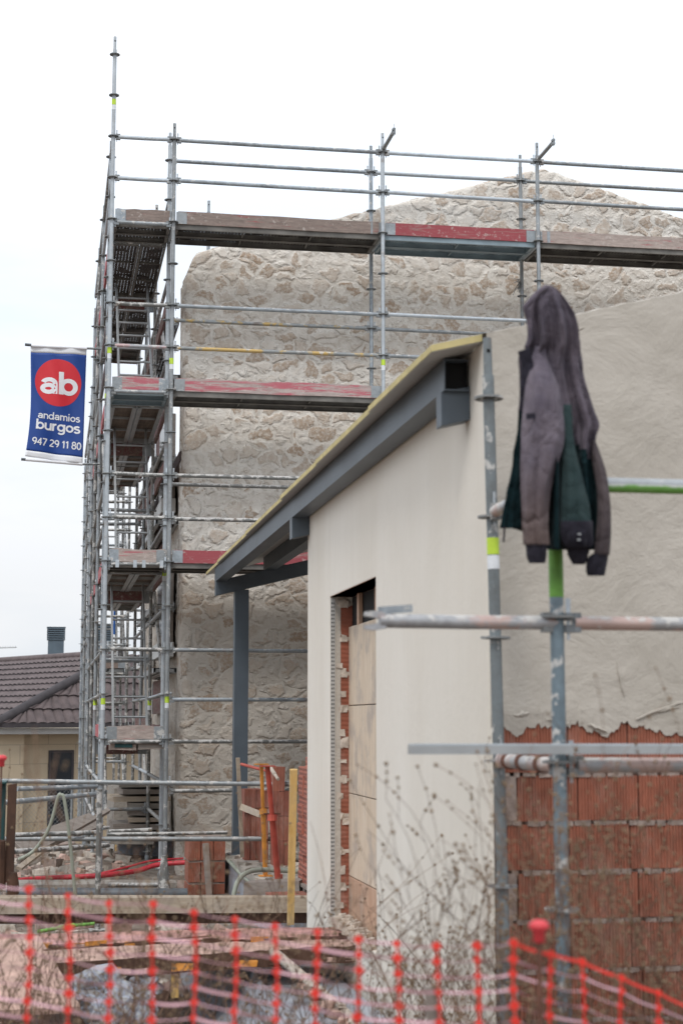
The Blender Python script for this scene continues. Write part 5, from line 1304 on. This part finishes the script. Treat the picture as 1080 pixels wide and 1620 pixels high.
# ================================================================== HOODIE on the front post
M['h_purple'] = fabric('faded_purple_fleece', (.066,.056,.072), (.158,.132,.156))
M['h_sleeve'] = fabric('faded_purple_sleeve', (.10,.085,.108), (.188,.160,.184), (2.88, 3.12, (.14,.10,.085)))
M['h_sleeve2'] = fabric('brown_sleeve', (.055,.044,.048), (.095,.075,.076))
M['h_green'] = fabric('dark_green_fleece', (.003,.013,.016), (.008,.024,.028))
M['h_green2'] = fabric('grey_green_fleece', (.020,.038,.040), (.038,.060,.060))
M['h_dark'] = fabric('charcoal_rib_knit', (.016,.015,.022), (.034,.031,.042))
def hoodie():
    D = 5.66; H = lambda x, y, off=0: ax(x, y, D+off)
    t = thing('hooded_jacket', 'faded purple and dark green hooded work jacket hanging by its hood from the front post', 'jacket', H(868, 455)); b = t.location.copy()
    def loft(secs, n, matf, name, fold=(0, 0, 0), seed=0, dy=.45, sub=5, par=t, close=True, depth=None):
        # secs: (y, xl, xr, off, depth); catmull between
        pts = []
        for i in range(len(secs)-1):
            a = secs[max(i-1, 0)]; b_ = secs[i]; c = secs[i+1]; d = secs[min(i+2, len(secs)-1)]
            for j in range(sub):
                u = j/sub; pts.append([.5*(2*b_[q]+(-a[q]+c[q])*u+(2*a[q]-5*b_[q]+4*c[q]-d[q])*u*u+(-a[q]+3*b_[q]-3*c[q]+d[q])*u**3) for q in range(5)])
        pts.append(list(secs[-1])); vs = []; N = len(pts)
        for i, (y, xl, xr, off, dep) in enumerate(pts):
            cx, hw = (xl+xr)/2, (xr-xl)/2; tt = i/(N-1)
            for j in range(n):
                a = 2*math.pi*j/n; ca, sa = math.cos(a), math.sin(a)
                amp = fold[0]+fold[1]*tt
                w1 = math.sin(a*fold[2]+seed+tt*1.5+.5*nz3(tt*2, a, seed, 1)); w2 = math.sin(a*fold[2]*1.9+seed*2-tt*1.4+.8*nz3(tt*3, seed, a, 1)); f_ = 1+amp*(1.1*(.5-abs(w1)**.7)+.8*(.5-abs(w2)**.6))+.04*nz3(ca*1.5, sa*1.5+tt*4, seed, 2.2)
                # silhouette stays on the traced width; folds move mainly towards and away from the camera
                x = cx+hw*ca*(1+.25*(f_-1)); dpt = off+dep*sa*f_+.35*dep*(f_-1)*(1 if sa > 0 else -1)
                vs.append(H(x, y+(y_tilt(x, y)*max(0, (tt-.7)/.3)**2 if name == 'body' else 0), dpt)-b)
        m = MB(); 
        for i in range(N-1):
            for j in range(n):
                q = (i*n+j, (i+1)*n+j, (i+1)*n+(j+1)%n, i*n+(j+1)%n); m.add([], [], M['h_dark'])
                m.f.append(q); ym = pts[i][0]; am = 2*math.pi*(j+.5)/n; xm = (pts[i][1]+pts[i][2])/2+(pts[i][2]-pts[i][1])/2*math.cos(am)
                m.mi.append(m.slot(matf(xm, ym, math.sin(am)))); m.sm.append(True)
        m.v = [tuple(v) for v in vs]
        m.f.append(tuple(range(n))); m.mi.append(m.slot(matf(pts[0][1], pts[0][0], 0))); m.sm.append(True)
        if close: m.f.append(tuple((N-1)*n+j for j in range(n))[::-1]); m.mi.append(m.slot(M['black'])); m.sm.append(False)
        o = m.build(name, par)
        return o
    def y_tilt(x, y): t_ = min(max((x-838)/30, 0), 1); return 34*t_*t_*(3-2*t_)
    P, G, G2, K = M['h_purple'], M['h_green'], M['h_green2'], M['h_dark']
    # hood + body
    def bm_(x, y, s):
        edge = 648+(x-820)*.10 if x < 850 else (645+(x-885)*.35 if x < 905 else 690+(x-905)*.8)
        if y < edge: return P
        return G2 if 886 < x < 912 and s < 0 else G
    secs = [(451, 862, 871, 0, .010), (458, 853, 882, 0, .03), (470, 844, 893, 0, .055), (484, 835, 903, 0, .07), (500, 834, 911, 0, .08), (520, 835, 915, .0, .085), (542, 836, 917, .0, .08), (556, 828, 918, 0, .07), (566, 821, 919, 0, .07), (590, 821, 921, 0, .08),
            (620, 820, 929, 0, .085), (650, 819, 938, 0, .09), (672, 816, 946, 0, .09), (690, 815, 941, 0, .085), (720, 811, 938, 0, .085), (760, 806, 942, 0, .09), (800, 800, 946, 0, .09), (836, 797, 946, 0, .09)]
    body = loft(secs, 84, bm_, 'body', (.30, .45, 4), 1.3)
    # back panel and rib hem hanging lower at right
    loft([(640, 887, 903, -.055, .012), (700, 888, 908, -.08, .016), (760, 887, 922, -.085, .03), (800, 885, 932, -.085, .04), (826, 885, 936, -.085, .045)], 30, lambda x, y, s: G2, 'back_panel', (.05, .25, 4), .4, close=False)
    loft([(824, 884, 937, -.088, .048), (832, 884, 938, -.09, .05), (845, 885, 938, -.09, .05), (858, 888, 939, -.088, .047), (866, 893, 936, -.085, .04)], 30, lambda x, y, s: K, 'hem_band', (.03, .2, 4), .4)
    loft([(862, 894, 934, -.06, .04), (880, 898, 930, -.055, .035), (893, 905, 925, -.05, .02)], 24, lambda x, y, s: K, 'lining', (.03, .2, 4), .9)
    # hood rim and collar flap
    m = MB(); rim = curve([H(866, 453, -.03)-b, H(850, 464, -.055)-b, H(834, 482, -.075)-b, H(831, 488, -.075)-b, H(837, 510, -.07)-b, H(838, 535, -.07)-b, H(832, 552, -.07)-b], 6)
    m.tube(rim, [.004]+[.010]*(len(rim)-2)+[.006], P, 8); m.build('hood_rim', t)
    m = MB(); m.prism([(818, 556), (838, 550), (846, 590), (830, 650), (821, 650), (824, 575)], lambda p, k_: H(p[0], p[1], -.085-.012*k_)-b, K); m.build('collar_flap', t, .004)
    # near sleeve
    loft([(548, 846, 862, -.04, .02), (572, 838, 868, -.06, .035), (596, 832, 878, -.08, .05), (620, 829, 885, -.095, .06), (650, 826, 890, -.10, .07), (680, 824, 893, -.105, .072), (705, 824, 891, -.11, .07), (735, 823, 881, -.11, .062), (765, 823, 872, -.11, .055), (800, 824, 868, -.11, .05), (835, 825, 867, -.11, .048), (862, 827, 868, -.11, .046)], 44,
         lambda x, y, s: M['h_sleeve'], 'sleeve', (.10, .22, 3), 2.1)
    loft([(862, 829, 867, -.11, .042), (866, 831, 865, -.11, .04), (880, 832, 864, -.11, .04), (891, 836, 862, -.11, .036)], 30, lambda x, y, s: K, 'cuff', (.02, .06, 9), .3)
    m = MB(); m.prism([(831, 655), (846, 653), (847, 662), (832, 664)], lambda p, k_: H(p[0], p[1], -.179-.004*k_)-b, K); m.build('sleeve_patch', t)
    # far sleeve
    loft([(696, 931, 941, .02, .02), (720, 934, 950, .0, .03), (745, 938, 958, -.02, .035), (775, 943, 963, -.035, .04), (810, 944, 966, -.045, .042), (845, 941, 966, -.05, .042), (878, 938, 964, -.05, .04)], 36, lambda x, y, s: M['h_sleeve2'], 'sleeve', (.05, .12, 3), 4.0)
    loft([(876, 936, 962, -.05, .036), (884, 928, 961, -.05, .036), (900, 926, 958, -.05, .034), (911, 928, 956, -.05, .03)], 30, lambda x, y, s: K, 'cuff', (.02, .06, 9), .3)
    # shoulder fold reaching out to the right
    m = MB()
    for (x, y, o_) in ((915.5, 845, -.147), (915, 854, -.147)): m.disc(H(x, y, o_)-b, .006, .005, M['alu'], 10)
    m.build('press_stud', t)
    m = MB(); m.tube([H(797, 833, -.02)-b, H(797, 845, -.02)-b, H(796, 858, -.02)-b], .0035, M['h_dark'], 6); m.build('drawcord', t)
hoodie()
